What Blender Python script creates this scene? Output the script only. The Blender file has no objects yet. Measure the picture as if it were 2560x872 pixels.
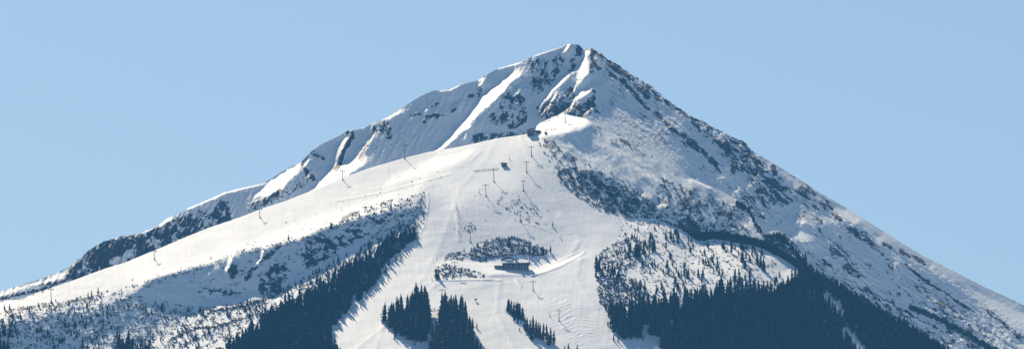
import bpy, math, random
import numpy as np
rng = np.random.default_rng(7)
random.seed(7)
R = math.radians
# ------------------------------------------------------------------ camera model
W_, H_ = 2560, 872
HF = 10.0
F = 1280/math.tan(R(HF/2))
PITCH = R(10.0)
CP, SP = math.cos(PITCH), math.sin(PITCH)
def ray(u, v):
    u = np.asarray(u, float); v = np.asarray(v, float)
    x = (u-1280)/F; up = (436-v)/F
    dy = CP-up*SP
    return x/dy, (SP+up*CP)/dy           # x/y , z/y
SUN_EL, SUN_AZ = R(40), R(18)            # sun stands behind the mountain, a little to the left

# ------------------------------------------------------------------ noise
def _hash(ix, iy, seed):
    h = (ix.astype(np.int64)*374761393 + iy.astype(np.int64)*668265263 + seed*1274126177) & 0xffffffff
    h = ((h ^ (h >> 13))*1274126177) & 0xffffffff
    return (h ^ (h >> 16)) & 0xffffffff
def perlin(x, y, seed=0):
    x0 = np.floor(x); y0 = np.floor(y); fx = x-x0; fy = y-y0
    sx = fx*fx*fx*(fx*(fx*6-15)+10); sy = fy*fy*fy*(fy*(fy*6-15)+10)
    def g(i, j):
        a = _hash(x0+i, y0+j, seed)*(2*math.pi/4294967296.0)
        return np.cos(a)*(fx-i)+np.sin(a)*(fy-j)
    a = g(0, 0); b = g(1, 0); c = g(0, 1); d = g(1, 1)
    return (a+(b-a)*sx + ((c+(d-c)*sx)-(a+(b-a)*sx))*sy)*1.5
def fbm(x, y, o=4, seed=0, gain=.5, ridged=False):
    s = 0; a = 1; t = 0
    for k in range(o):
        n = perlin(x*2**k+17.3*k, y*2**k-9.1*k, seed+k*31)
        if ridged: n = 1-2*np.abs(n)
        s = s+n*a; t += a; a *= gain
    return s/t

# ------------------------------------------------------------------ painting helpers on a coarse grid (2 px of the photo's 2560)
ST = 2.0
U0, U1, V0, V1 = -300, 2860, 60, 1080
gu = np.arange(U0, U1+ST, ST); gv = np.arange(V0, V1+ST, ST)
GU, GV = np.meshgrid(gu, gv)
NV, NU = GU.shape
def pip(U, V, pts):
    m = np.zeros(U.shape, bool); n = len(pts)
    for i in range(n):
        x1, y1 = pts[i]; x2, y2 = pts[(i+1) % n]
        if y1 == y2: continue
        c = ((y1 > V) != (y2 > V)) & (U < (x2-x1)*(V-y1)/(y2-y1)+x1)
        m ^= c
    return m
def blur(a, r):
    r = int(round(r/ST))
    if r < 1: return a
    for _ in range(2):
        for ax in (0, 1):
            p = np.pad(a, [(r+1, r) if k == ax else (0, 0) for k in (0, 1)], mode='edge')
            c = np.cumsum(p, axis=ax)
            a = (np.take(c, range(2*r+1, c.shape[ax]), ax)-np.take(c, range(0, c.shape[ax]-2*r-1), ax))/(2*r+1)
    return a
def poly(pts, soft=4, wob=0):
    xs = [p[0] for p in pts]; ys = [p[1] for p in pts]; pad = soft*4+wob*2+8
    i0 = max(0, int((min(xs)-pad-U0)/ST)); i1 = min(NU, int((max(xs)+pad-U0)/ST)+2)
    j0 = max(0, int((min(ys)-pad-V0)/ST)); j1 = min(NV, int((max(ys)+pad-V0)/ST)+2)
    m = np.zeros((NV, NU))
    if i1 <= i0 or j1 <= j0: return m
    u = GU[j0:j1, i0:i1]; v = GV[j0:j1, i0:i1]
    if wob: u = u+fbm(u/22, v/22, 3, 5)*wob; v = v+fbm(u/22, v/22, 3, 9)*wob
    m[j0:j1, i0:i1] = blur(pip(u, v, pts).astype(float), soft)
    return m
def stroke(pts, w, wob=0, taper=True):
    d = np.full((NV, NU), 1e9)
    xs = [p[0] for p in pts]; ys = [p[1] for p in pts]; pad = w*2+8+wob
    i0 = max(0, int((min(xs)-pad-U0)/ST)); i1 = min(NU, int((max(xs)+pad-U0)/ST)+2)
    j0 = max(0, int((min(ys)-pad-V0)/ST)); j1 = min(NV, int((max(ys)+pad-V0)/ST)+2)
    u = GU[j0:j1, i0:i1]; v = GV[j0:j1, i0:i1]
    if wob: u = u+fbm(u/16, v/16, 3, 15)*wob; v = v+fbm(u/16, v/16, 3, 19)*wob
    dd = segdist(u, v, pts)
    m = np.zeros((NV, NU)); m[j0:j1, i0:i1] = np.clip(1.5-dd/w, 0, 1)
    return m
def segdist(U, V, pts):
    d = np.full(U.shape, 1e9)
    for (x1, y1), (x2, y2) in zip(pts[:-1], pts[1:]):
        dx, dy = x2-x1, y2-y1; L = dx*dx+dy*dy+1e-9
        t = np.clip(((U-x1)*dx+(V-y1)*dy)/L, 0, 1)
        d = np.minimum(d, np.hypot(U-x1-t*dx, V-y1-t*dy))
    return d
def samp(A, u, v):
    x = np.clip((np.asarray(u, float)-U0)/ST, 0, NU-1.001); y = np.clip((np.asarray(v, float)-V0)/ST, 0, NV-1.001)
    i = x.astype(int); j = y.astype(int); fx = x-i; fy = y-j
    return (A[j, i]*(1-fx)+A[j, i+1]*fx)*(1-fy)+(A[j+1, i]*(1-fx)+A[j+1, i+1]*fx)*fy
def crv(pts, u):
    p = np.array(pts, float); return np.interp(u, p[:, 0], p[:, 1])

# ------------------------------------------------------------------ outlines
SKY = [(-320,815),(-150,775),(0,727),(60,709),(120,690),(172,668),(200,645),(228,620),(262,602),(300,590),(345,583),(372,573),(398,562),(415,548),(430,541),(455,530),(470,520),(500,508),
 (530,495),(560,481),(600,471),(660,458),(700,432),(728,416),(752,406),(775,382),(800,362),(830,348),(852,338),(868,326),(885,325),(905,321),(930,310),(975,290),(1005,270),(1040,247),(1060,236),(1085,226),(1105,226),
 (1125,224),(1150,212),(1178,205),(1198,200),(1210,190),(1240,174),(1270,165),(1300,156),(1340,138),(1380,125),(1405,118),(1420,111),(1440,110),(1452,117),(1462,127),(1470,121),(1477,120),(1500,133),(1520,147),
 (1545,162),(1575,182),(1600,200),(1630,217),(1655,240),(1680,258),(1705,275),(1730,292),(1760,305),(1790,322),(1830,342),(1860,352),(1880,377),(1920,400),(1960,424),(2010,455),(2060,487),(2110,515),(2160,548),(2210,578),(2260,610),
 (2310,640),(2360,664),(2410,690),(2460,716),(2510,738),(2560,762),(2700,835),(2880,930)]
CR = [(-320,835),(-100,778),(0,752),(47,747),(80,736),(109,725),(162,708),(218,687),(265,670),(312,656),(374,630),(400,620),(462,593),(525,568),(600,543),(659,520),(712,503),(768,481),
 (820,460),(868,440),(931,418),(1012,395),(1077,379),(1150,367),(1181,360),(1243,346),(1315,336),(1336,334),(1342,315),(1350,308),(1372,298),(1409,282),(1425,289),(1465,296),(1500,319),(1525,333),(1568,350),(1577,361),
 (1590,370),(1612,379),(1631,388),(1653,402),(1684,413),(1698,424),(1725,444),(1750,455),(1778,467),(1803,478),(1850,502),(1875,517),(1886,545),(1903,567),(1912,585),(1930,578),(1946,576),(1965,590),(1980,606),(1996,625),(2012,652),(2040,685),(2106,722),
 (2150,750),(2190,772),(2232,800),(2260,806),(2316,845),(2378,885),(2500,960),(2700,1040),(2880,1075)]
# ------------------------------------------------------------------ slopes (gx: fall to the left, gy: fall to the camera), painted per layer, then integrated to a depth field
LIT = (.7, .42); LITF = (.15, .4); PIS = (0, .47); MID = (-.26, .58); SHD = (-.3, 1.0); SHB = (-.42, .92); DARK = (-.35, 1.15)
def paint(base, items):
    gx = np.full((NV, NU), base[0], float); gy = np.full((NV, NU), base[1], float)
    for it in items:
        kind, pts, val = it[0], it[1], it[2]; s = it[3] if len(it) > 3 else 4; w = it[4] if len(it) > 4 else 0
        m = poly(pts, s, w) if kind == 'p' else stroke(pts, s, w)
        gx = gx*(1-m)+val[0]*m; gy = gy*(1-m)+val[1]*m
    return gx, gy
B_items = [
 # right hand side of the mountain
 ('p', [(1470,100),(2900,100),(2900,1100),(2300,1100),(1960,620),(1700,440),(1480,300)], MID, 10),
 ('p', [(1476,125),(1500,150),(1560,215),(1600,262),(1640,325),(1700,400),(1720,460),(1820,520),(1900,600),(1985,600),(1975,500),(1930,430),(1870,360),(1700,270),(1560,170),(1490,122)], SHB, 8),
 ('p', [(1482,165),(1510,190),(1562,245),(1594,286),(1625,317),(1650,355),(1687,398),(1710,440),(1600,420),(1470,330),(1462,285),(1484,240)], (-.05,.47), 5, 6),
 ('p', [(1500,215),(1530,222),(1560,250),(1590,280),(1600,300),(1560,270),(1520,240)], (-.3,.8), 5, 6),
 ('s', [(1512,182),(1545,200),(1580,220),(1600,236),(1634,256)], (.5,.45), 4, 4),
 ('s', [(1500,160),(1530,172),(1560,192),(1590,212)], (.1,.6), 3, 6),
 ('s', [(1640,270),(1660,290),(1675,306),(1690,322)], (.2,.55), 4, 4),
 ('p', [(1650,262),(1690,285),(1740,330),(1770,350),(1800,380),(1760,360),(1700,320)], (-.3,.66), 5, 8),
 ('s', [(1756,347),(1778,361),(1800,364)], LIT, 4, 2), ('s', [(1785,334),(1806,336)], LIT, 4, 2),
 ('s', [(1765,330),(1742,330)], LIT, 3), ('s', [(1818,378),(1817,384)], LIT, 5), ('s', [(1818,402),(1816,406)], LIT, 4),
 ('s', [(1728,447),(1740,455)], LIT, 4, 2), ('s', [(1803,442),(1812,454),(1825,465)], LIT, 6, 3), ('s', [(1835,460),(1848,463)], LIT, 2),
 ('s', [(1854,432),(1862,448)], LIT, 3, 2), ('s', [(1893,430),(1895,438)], LIT, 4), ('s', [(1908,426),(1926,424)], LIT, 5),
 ('s', [(1775,325),(1790,330),(1830,350)], MID, 5, 4),
 ('s', [(1922,500),(1935,515)], LIT, 3, 2), ('s', [(1915,588),(1938,586),(1930,600)], LIT, 5, 2), ('s', [(1880,548),(1900,556),(1920,560)], (.2,.6), 3, 4),
 # far right bright band under the skyline
 ('p', [(1876,372),(1960,425),(2060,490),(2160,552),(2260,614),(2350,664),(2450,720),(2560,770),(2750,870),(2750,1000),(2560,835),(2490,785),(2420,735),(2360,700),(2300,672),(2230,665),(2215,632),(2168,597),(2150,578),(2100,548),(2040,489),(2012,473),(1965,442),(1925,417),(1884,385)], (.15,.36), 4, 5),
 ('s', [(1885,378),(1960,427),(2060,491),(2110,522)], (-.45,.6), 4, 3), ('s', [(2150,560),(2200,588),(2260,622),(2330,660),(2400,700),(2470,735),(2560,778)], (-.5,.62), 6, 4),
 ('p', [(2210,600),(2235,605),(2260,625),(2300,650),(2350,690),(2300,680),(2250,655),(2225,630)], (-.35,.68), 4, 6),
 ('p', [(2262,660),(2290,668),(2330,690),(2440,775),(2520,840),(2480,830),(2400,770),(2310,700)], (-.4,.75), 5, 6),
 ('p', [(2320,670),(2365,682),(2420,720),(2470,770),(2420,745),(2370,715)], (-.45,.78), 5, 8),
 # bright chute and the shaded basin beside it
 ('p', [(1972,462),(1995,476),(2006,505),(2022,545),(2040,585),(2070,610),(2110,650),(2160,695),(2215,728),(2290,775),(2360,815),(2440,872),(2400,880),(2290,800),(2200,745),(2120,700),(2060,655),(1998,612),(1985,590),(2000,560),(1990,520)], (.25,.4), 3, 6),
 ('p', [(2010,470),(2040,500),(2060,530),(2050,545),(2020,520),(2010,495)], (-.3,.85), 4, 5),
 ('s', [(2060,525),(2080,535),(2100,552)], LITF, 5, 4),
 ('p', [(2050,560),(2110,558),(2160,585),(2215,640),(2235,690),(2260,740),(2300,775),(2250,755),(2190,712),(2120,655),(2075,610)], (-.35,.92), 5, 6),
 ('p', [(2000,620),(2060,665),(2150,720),(2250,780),(2350,850),(2430,900),(2300,900),(2000,680)], (-.3,.66), 5, 6),
 ('s', [(2278,768),(2335,790),(2397,822),(2441,850),(2497,880)], DARK, 8, 3),
 # left, shaded wall: sunny slivers
 ('p', [(-320,830),(0,727),(100,700),(178,664),(170,680),(163,696),(120,708),(60,722),(0,745),(-320,880)], (.2,.45), 3, 3),
 ('s', [(400,562),(425,545)], LITF, 5, 2), ('s', [(470,521),(530,496),(560,482),(600,472),(660,459)], (.2,.35), 3), ('s', [(345,584),(398,563)], (.2,.4), 3),
 ('p', [(637,497),(645,480),(665,459),(700,434),(752,406),(752,428),(730,446),(712,464),(698,488),(694,474),(665,494),(652,488)], LIT, 2, 7),
 ('s', [(768,400),(762,415)], LIT, 4, 3), ('s', [(770,430),(773,440)], LIT, 3),
 ('p', [(838,368),(850,352),(868,338),(862,362),(848,395),(836,422),(818,424),(830,402),(836,385)], LIT, 2, 7),
 ('p', [(905,372),(915,362),(905,384),(921,395),(920,410),(900,425),(868,440),(830,462),(772,490),(765,500),(790,455),(820,425),(850,408),(880,388)], (.5,.42), 3, 6),
 ('s', [(934,336),(925,350),(915,362),(908,378)], LIT, 5, 4),
 ('p', [(932,308),(975,288),(1006,268),(1008,284),(990,290),(970,300),(945,306)], LITF, 2, 2),
 ('s', [(1058,272),(1066,276)], LIT, 5, 2), ('p', [(1137,248),(1152,252),(1142,268),(1129,277)], LIT, 2, 2), ('s', [(1198,202),(1206,198),(1200,215)], LIT, 4, 3),
 ('s', [(1100,228),(1125,226),(1150,213)], LITF, 2), ('s', [(1250,171),(1300,157)], LITF, 3), ('s', [(1340,139),(1380,126),(1410,116)], LITF, 2), ('s', [(1422,112),(1412,128)], LIT, 4, 2),
 ('p', [(1284,172),(1308,184),(1290,202),(1270,214),(1266,228),(1246,238),(1226,266),(1204,278),(1184,303),(1168,322),(1148,336),(1116,370),(1076,384),(1102,353),(1134,334),(1140,308),(1150,311),(1169,290),(1190,268),(1197,240),(1219,227),(1250,205),(1268,187)], (.9,.4), 2, 9),
 ('s', [(1292,215),(1296,230)], LIT, 5, 3), ('s', [(1288,257),(1278,266)], LIT, 4, 2), ('s', [(1216,332),(1210,340)], LIT, 4, 1), ('s', [(1190,345),(1184,352)], LIT, 3), ('s', [(1164,332),(1162,345)], LIT, 3),
 ('p', [(1476,117),(1472,152),(1475,180),(1466,198),(1450,213),(1438,203),(1440,182),(1430,186),(1406,209),(1382,231),(1365,254),(1349,273),(1350,256),(1368,235),(1393,203),(1421,178),(1449,144),(1464,124)], (.9,.42), 2, 9),
 ('p', [(1474,206),(1482,222),(1472,240),(1449,250),(1430,253),(1443,230)], LIT, 2, 7), ('s', [(1482,250),(1470,262),(1458,272)], LIT, 3, 3), ('s', [(1482,268),(1472,278),(1462,286)], LIT, 3, 3),
 ('s', [(1437,215),(1433,228)], LIT, 4, 3), ('s', [(1420,270),(1410,282)], LITF, 7, 3),
 ('s', [(1390,238),(1380,250),(1368,268)], LIT, 3, 4), ('s', [(1377,262),(1370,275)], LIT, 3, 3),
]
F_items = [
 ('p', [(1440,280),(2900,280),(2900,1100),(1700,1100),(1560,820),(1500,700),(1560,560),(1400,430)], (-.25,.62), 12),
 ('p', [(-320,700),(1150,300),(1180,420),(1060,470),(1010,515),(859,559),(665,622),(540,655),(400,700),(234,742),(78,768),(-320,850)], (.05,.46), 8),
 ('p', [(400,700),(1010,518),(1060,480),(1060,450),(900,505),(650,590),(450,660)], (.1,.4), 6, 8), ('p', [(950,470),(1000,430),(1110,385),(1190,372),(1170,400),(1110,420),(1060,440),(990,460)], (.15,.38), 6, 10),
 # lower left slopes
 ('p', [(-320,860),(78,772),(234,745),(400,705),(420,740),(640,745),(900,600),(1050,520),(1060,570),(1000,620),(830,820),(840,1080),(-320,1080)], (.05,.52), 6, 5),
 ('p', [(60,790),(240,770),(330,740),(400,730),(470,780),(420,830),(300,880),(200,850),(60,870)], (-.1,.68), 10, 20),
 ('p', [(-20,820),(70,800),(120,850),(130,900),(-20,900)], SHD, 6, 10), ('p', [(120,790),(150,780),(170,830),(200,870),(140,870)], SHD, 5, 10),
 ('p', [(380,700),(478,674),(540,662),(593,634),(665,624),(712,611),(753,602),(812,573),(859,561),(906,546),(950,536),(1012,516),(1014,534),(980,556),(940,580),(905,585),(875,609),(850,634),(812,652),(781,675),(737,692),(706,718),(671,742),(637,728),(600,747),(550,744),(506,738),(498,760),(462,772),(400,752),(330,735)], DARK, 5, 5),
 ('p', [(470,700),(490,690),(530,668),(540,655),(577,640),(560,662),(530,682),(500,697),(430,715),(400,722)], (.3,.6), 3, 6), ('s', [(578,640),(566,675)], LIT, 5, 3), ('s', [(657,626),(650,645),(640,660)], LIT, 4, 2),
 ('s', [(705,640),(720,655),(712,668),(728,685),(734,695)], (.3,.6), 4, 4), ('s', [(505,708),(512,703)], LIT, 3),
 ('p', [(985,520),(1062,490),(1066,540),(1050,580),(1000,600),(980,600),(1020,560)], (.0,.5), 5, 8),
 ('s', [(1040,525),(1010,545),(960,580),(900,625)], (-.2,.95), 7, 5), ('s', [(1010,530),(970,560)], SHD, 6, 4),
 ('p', [(560,742),(640,720),(650,740),(600,752)], LITF, 3, 4),
 # knoll and the slopes right of it
 ('p', [(1338,336),(1340,305),(1409,276),(1468,290),(1480,312),(1450,325),(1400,336)], (.35,.42), 3, 4),
 ('p', [(1345,346),(1380,340),(1480,322),(1500,290),(1590,335),(1720,400),(1830,460),(1890,520),(1930,600),(1720,590),(1560,545),(1450,480),(1400,425),(1350,375)], (-.45,1.1), 6, 6),
 ('p', [(1470,318),(1560,358),(1590,385),(1560,392),(1500,350),(1460,335)], (-.3,.74), 4, 6), ('s', [(1490,352),(1530,372),(1560,398),(1600,425),(1640,445),(1670,458)], (-.2,.62), 6, 10),
 ('s', [(1460,385),(1500,420),(1520,440)], (-.1,.58), 5, 8), ('s', [(1420,360),(1450,380),(1490,400)], (-.2,.62), 5, 8), ('s', [(1400,345),(1450,365),(1500,395),(1530,430),(1560,470)], (-.45,.95), 6, 8), ('s', [(1530,358),(1570,378),(1620,400),(1700,440)], (-.5,1.0), 6, 5), ('s', [(1560,425),(1620,465),(1680,510)], (-.1,.6), 4, 8), ('s', [(1590,400),(1650,430),(1720,470),(1760,500)], (-.2,.66), 4, 10),
 ('p', [(1345,352),(1362,347),(1382,352),(1405,378),(1408,392),(1385,388),(1360,372)], SHD, 4, 5), ('p', [(1430,400),(1470,410),(1498,432),(1470,436),(1440,425)], SHD, 4, 6),
 ('p', [(1535,388),(1560,398),(1600,440),(1680,500),(1740,560),(1690,560),(1600,500),(1560,450)], SHD, 5, 8),
 ('p', [(1575,365),(1640,395),(1700,430),(1800,482),(1850,506),(1890,560),(1915,600),(1860,592),(1780,592),(1700,560),(1680,470),(1620,420)], SHD, 5, 5),
 ('s', [(1605,485),(1625,495)], LIT, 3, 1), ('s', [(1648,510),(1662,516)], LIT, 4, 1), ('s', [(1690,575),(1680,560),(1665,545)], LIT, 4, 2), ('s', [(1727,448),(1745,456),(1778,469)], LITF, 3, 2),
 # the gully behind the spur and the spur itself
 ('s', [(1600,541),(1640,543),(1700,563),(1745,590),(1790,588),(1850,598),(1900,612),(1990,650)], DARK, 8, 2),
 ('p', [(1495,625),(1560,580),(1545,553),(1640,551),(1700,579),(1737,605),(1797,599),(1840,610),(1887,618),(1940,650),(2000,690),(2000,720),(1900,760),(1700,760),(1480,760)], (-.02,.46), 3, 4),
 ('p', [(1730,615),(1800,602),(1860,625),(1880,680),(1800,690),(1730,660)], (.1,.4), 6, 8),
 ('p', [(1885,540),(1925,570),(1960,575),(2000,615),(2015,655),(1990,665),(1940,640),(1890,605)], (-.5,1.2), 4, 4),
 ('p', [(1920,640),(1965,645),(1975,665),(1960,680),(1935,665)], (-.3,.95), 4, 3),
 ('p', [(1480,700),(1560,700),(1600,760),(1540,800),(1500,760)], (-.1,.6), 6, 10),
 ('p', [(1345,336),(1400,400),(1440,450),(1550,545),(1480,620),(1490,700),(1560,860),(1560,1080),(840,1080),(830,830),(1000,640),(1060,560),(1070,480),(1130,430),(1240,352),(1330,338)], (0,.46), 8),
 ('p', [(1150,500),(1330,480),(1380,560),(1400,640),(1340,660),(1200,640),(1140,600)], (-.12,.56), 20),
 # bench with the lodge
 ('p', [(1100,640),(1240,658),(1330,672),(1460,632),(1470,640),(1340,686),(1230,688),(1100,662)], (0,.34), 3), ('s', [(1190,645),(1240,640),(1330,640),(1380,640)], (-.1,.75), 5), ('s', [(1230,690),(1340,688)], (0,.6), 4),
]
CAL = math.cos(PITCH)
def integrate(gx, gy):
    a, t = ray(GU, GV)
    den = np.maximum(gy+gx*a-t, .05)
    P_ = -gx/den*(1/F)*ST          # dL per column
    Q_ = -(1/den)*(1/F)*ST         # dL per row (v down)
    # least squares integration (DCT Poisson)
    dx = .5*(P_[:, 1:]+P_[:, :-1]); dy = .5*(Q_[1:]+Q_[:-1])
    f = np.zeros((NV, NU))
    f[:, :-1] += dx; f[:, 1:] -= dx; f[:-1] += dy; f[1:] -= dy
    # even extension turns the Neumann problem into a periodic one
    g = np.concatenate([f, f[:, ::-1]], 1); g = np.concatenate([g, g[::-1]], 0)
    ky = 2-2*np.cos(2*math.pi*np.arange(2*NV)/(2*NV)); kx = 2-2*np.cos(2*math.pi*np.arange(NU+1)/(2*NU))
    lam = ky[:, None]+kx[None, :]; lam[0, 0] = 1
    G = -np.fft.rfft2(g)/lam; G[0, 0] = 0
    return np.fft.irfft2(G, s=g.shape)[:NV, :NU]
RIBS = [([(1484,140),(1512,180),(1544,208),(1603,255),(1634,280),(1672,317),(1700,333),(1731,358),(1762,380),(1793,426),(1812,448),(1840,490)], 1.0),
 ([(1530,158),(1575,195),(1612,222),(1650,258),(1700,292),(1722,322),(1752,345),(1790,372),(1815,402),(1840,450)], .8), ([(1700,285),(1750,318),(1790,345),(1840,372),(1870,420)], .7),
 ([(1872,355),(1900,400),(1930,432),(1958,470),(1980,515),(1988,560)], .9), ([(1820,400),(1850,440),(1880,490),(1905,540)], .7), ([(1790,430),(1830,480),(1870,540)], .6),
 ([(2002,472),(2030,482),(2060,502),(2085,530),(2105,552)], .9), ([(2110,556),(2160,582),(2215,637),(2238,690)], 1.0), ([(2262,660),(2300,690),(2360,728),(2430,775),(2520,850)], .8),
 ([(2320,674),(2380,712),(2470,775),(2560,842)], .6), ([(1997,600),(2044,614),(2084,652),(2150,706),(2200,737),(2262,770),(2347,820),(2420,862)], 1.0), ([(2020,560),(2060,600),(2120,640),(2180,700)], .6), ([(2250,700),(2330,750),(2420,812),(2500,870)], .6)]
for pts, k in RIBS:
    B_items.append(('s', [(x-7, y+7) for x, y in pts], (-.55*k, .62+.55*k), 8, 5)); B_items.append(('s', [(x+4, y-4) for x, y in pts], (.55*k, .4), 4, 5))
B_items.insert(2, ('p', [(1500,205),(1562,247),(1600,290),(1640,335),(1690,400),(1730,450),(1800,470),(1790,430),(1740,375),(1670,325),(1600,265),(1540,215)], (-.5,1.1), 4, 5))
gxB, gyB = paint(SHD, B_items)
gxF, gyF = paint((0, .47), F_items)
LB = integrate(gxB, gyB); LF = integrate(gxF, gyF)
def selftest():
    # f = -div grad L, so check the sign and scale of the solve and normalise
    for L, g in ((LB, gyB), (LF, gyF)):
        a, t = ray(GU, GV); q = np.mean(np.diff(L, axis=0)); print('mean dL/drow', q, 'target', np.mean(-(1/np.maximum(g-t, .05))/F*ST))
selftest()
LB = LB+math.log(6380)-samp(LB, 1435, 112); LF = LF+math.log(5450)-samp(LF, 1100, 800)

# ------------------------------------------------------------------ material / roughness masks
def layers(items):
    m = np.zeros((NV, NU))
    for it in items:
        kind, pts, val = it[0], it[1], it[2]; s = it[3] if len(it) > 3 else 6; w = it[4] if len(it) > 4 else 8
        k = (poly(pts, s, w) if kind == 'p' else stroke(pts, s, w))
        m = np.maximum(m, k*val) if val >= 0 else m*(1+val*k)
    return m
rockB = layers([
 ('p', [(-320,790),(1470,100),(1470,480),(-320,900)], .12, 6, 0),
 ('p', [(172,668),(228,618),(262,600),(345,583),(372,573),(398,562),(440,600),(420,630),(372,640),(312,660),(200,700),(160,700)], .74, 4, 6),
 ('p', [(398,570),(440,540),(500,520),(560,540),(575,570),(540,580),(460,600),(400,625)], .62, 6, 8), ('p', [(270,650),(330,620),(345,640),(280,668)], -.7, 4, 6), ('p', [(365,600),(385,590),(400,610),(380,625)], -.6, 4, 6),
 ('p', [(540,500),(570,500),(580,560),(560,575),(520,575)], .62, 5, 8), ('p', [(600,520),(640,500),(760,440),(790,420),(770,460),(700,500),(620,535)], .5, 6, 8),
 ('s', [(755,408),(765,390),(785,370)], .75, 6, 6), ('s', [(760,420),(775,440),(790,450)], .5, 7, 8), ('s', [(787,385),(805,395)], .6, 6, 6),
 ('s', [(868,330),(880,336),(870,360),(856,385),(848,410),(838,424)], .8, 5, 6), ('s', [(880,330),(884,345)], .7, 4, 4),
 ('s', [(935,312),(938,328),(925,348),(918,362),(906,380),(902,398)], .75, 5, 6), ('p', [(940,305),(975,300),(985,330),(975,365),(960,340),(945,330)], .52, 5, 10),
 ('s', [(1028,290),(1052,284)], .7, 4, 4), ('s', [(1062,305),(1068,290),(1105,288)], .62, 5, 6), ('s', [(1080,268),(1096,256)], .7, 4, 4), ('s', [(1128,278),(1142,272)], .6, 4, 4),
 ('s', [(1198,212),(1200,228),(1196,242)], .55, 5, 5), ('s', [(1172,243),(1182,240)], .7, 4, 3),
 ('p', [(1260,230),(1290,225),(1310,260),(1310,300),(1290,320),(1210,310),(1220,280),(1240,250)], .47, 8, 10), ('s', [(1296,240),(1303,250)], .8, 8, 5), ('s', [(1312,275),(1310,300),(1290,312),(1275,316)], .66, 7, 5),
 ('p', [(1180,335),(1260,330),(1320,330),(1290,350),(1180,365)], .55, 5, 8),
 ('p', [(1310,150),(1400,140),(1420,165),(1400,190),(1370,225),(1330,240),(1310,220),(1330,180)], .5, 10, 10),
 ('s', [(1452,116),(1446,135),(1430,150)], .82, 8, 6), ('s', [(1435,165),(1425,180)], .6, 6, 6), ('s', [(1400,140),(1405,150)], .7, 5, 5),
 ('p', [(1340,265),(1380,245),(1420,215),(1450,215),(1440,240),(1425,260),(1440,262),(1420,290),(1345,310)], .55, 6, 10),
 ('p', [(1425,262),(1450,255),(1482,240),(1482,285),(1450,298),(1428,290)], .68, 4, 6), ('s', [(1480,122),(1483,150),(1478,180)], .55, 6, 6), ('s', [(1485,228),(1484,262),(1490,280),(1505,278)], .62, 5, 6),
 ('s', [(1480,122),(1540,165),(1600,205),(1660,245),(1740,300),(1800,330),(1860,352)], .6, 11, 8),
 ('s', [(1525,185),(1560,205),(1590,240),(1603,256)], .7, 6, 6), ('s', [(1575,225),(1610,262),(1650,292),(1680,322),(1700,336)], .66, 6, 6),
 ('s', [(1485,160),(1500,172)], .66, 5, 5), ('s', [(1530,165),(1560,185),(1600,222),(1620,240)], .66, 8, 6),
 ('p', [(1690,330),(1710,330),(1740,355),(1762,372),(1775,400),(1750,390),(1705,360)], .72, 5, 8),
 ('s', [(1775,395),(1790,415),(1800,440)], .62, 6, 8), ('s', [(1645,245),(1690,270),(1740,310),(1770,340)], .62, 8, 8),
 ('p', [(1770,330),(1800,335),(1870,350),(1895,395),(1930,425),(1900,450),(1850,430),(1830,440),(1820,390),(1780,360)], .6, 5, 8),
 ('p', [(1828,380),(1846,375),(1850,430),(1832,430)], .8, 4, 6), ('p', [(1850,350),(1872,358),(1896,395),(1870,395)], .82, 4, 6), ('s', [(1932,416),(1938,434)], .95, 6, 2),
 ('p', [(1860,440),(1950,440),(1975,470),(1990,510),(1950,520),(1930,510),(1920,530),(1870,480)], .56, 6, 10), ('p', [(1840,480),(1870,470),(1920,540),(1950,560),(1900,550)], .56, 6, 10),
 ('p', [(1870,520),(1890,540),(1912,590),(1960,580),(1990,610),(2010,640),(1960,640),(1890,600)], .8, 5, 6), ('s', [(1925,590),(1938,588)], -.9, 8, 2),
 ('s', [(2002,470),(2030,478),(2060,500),(2080,530),(2100,550)], .55, 6, 6), ('p', [(2110,555),(2160,580),(2215,635),(2205,640),(2150,600),(2110,575)], .62, 5, 8), ('p', [(2100,660),(2130,650),(2160,690),(2150,700),(2110,680)], .7, 5, 8),
 ('p', [(2020,500),(2050,510),(2060,560),(2180,690),(2240,740),(2060,640)], .4, 8, 8),
 ('s', [(2211,608),(2228,618)], .8, 6, 4), ('s', [(2250,625),(2310,658)], .6, 6, 5), ('s', [(2262,660),(2300,692),(2360,730),(2430,775)], .66, 4, 5),
 ('p', [(2262,660),(2560,860),(2560,1000),(2300,800)], .36, 10, 8), ('p', [(2000,630),(2050,640),(2450,900),(2250,900)], .42, 6, 6),
 ('s', [(2010,620),(2060,650),(2100,680),(2180,730),(2260,775),(2340,820)], .5, 5, 6), ('s', [(2000,480),(2120,555)], .4, 10, 8),
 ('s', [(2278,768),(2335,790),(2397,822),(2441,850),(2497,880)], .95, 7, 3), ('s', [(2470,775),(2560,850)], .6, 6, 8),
 ('s', [(1970,435),(2010,462),(2080,510)], .3, 5, 8), ('s', [(100,712),(163,700),(110,722),(0,745)], .8, 4, 5),
])
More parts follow.
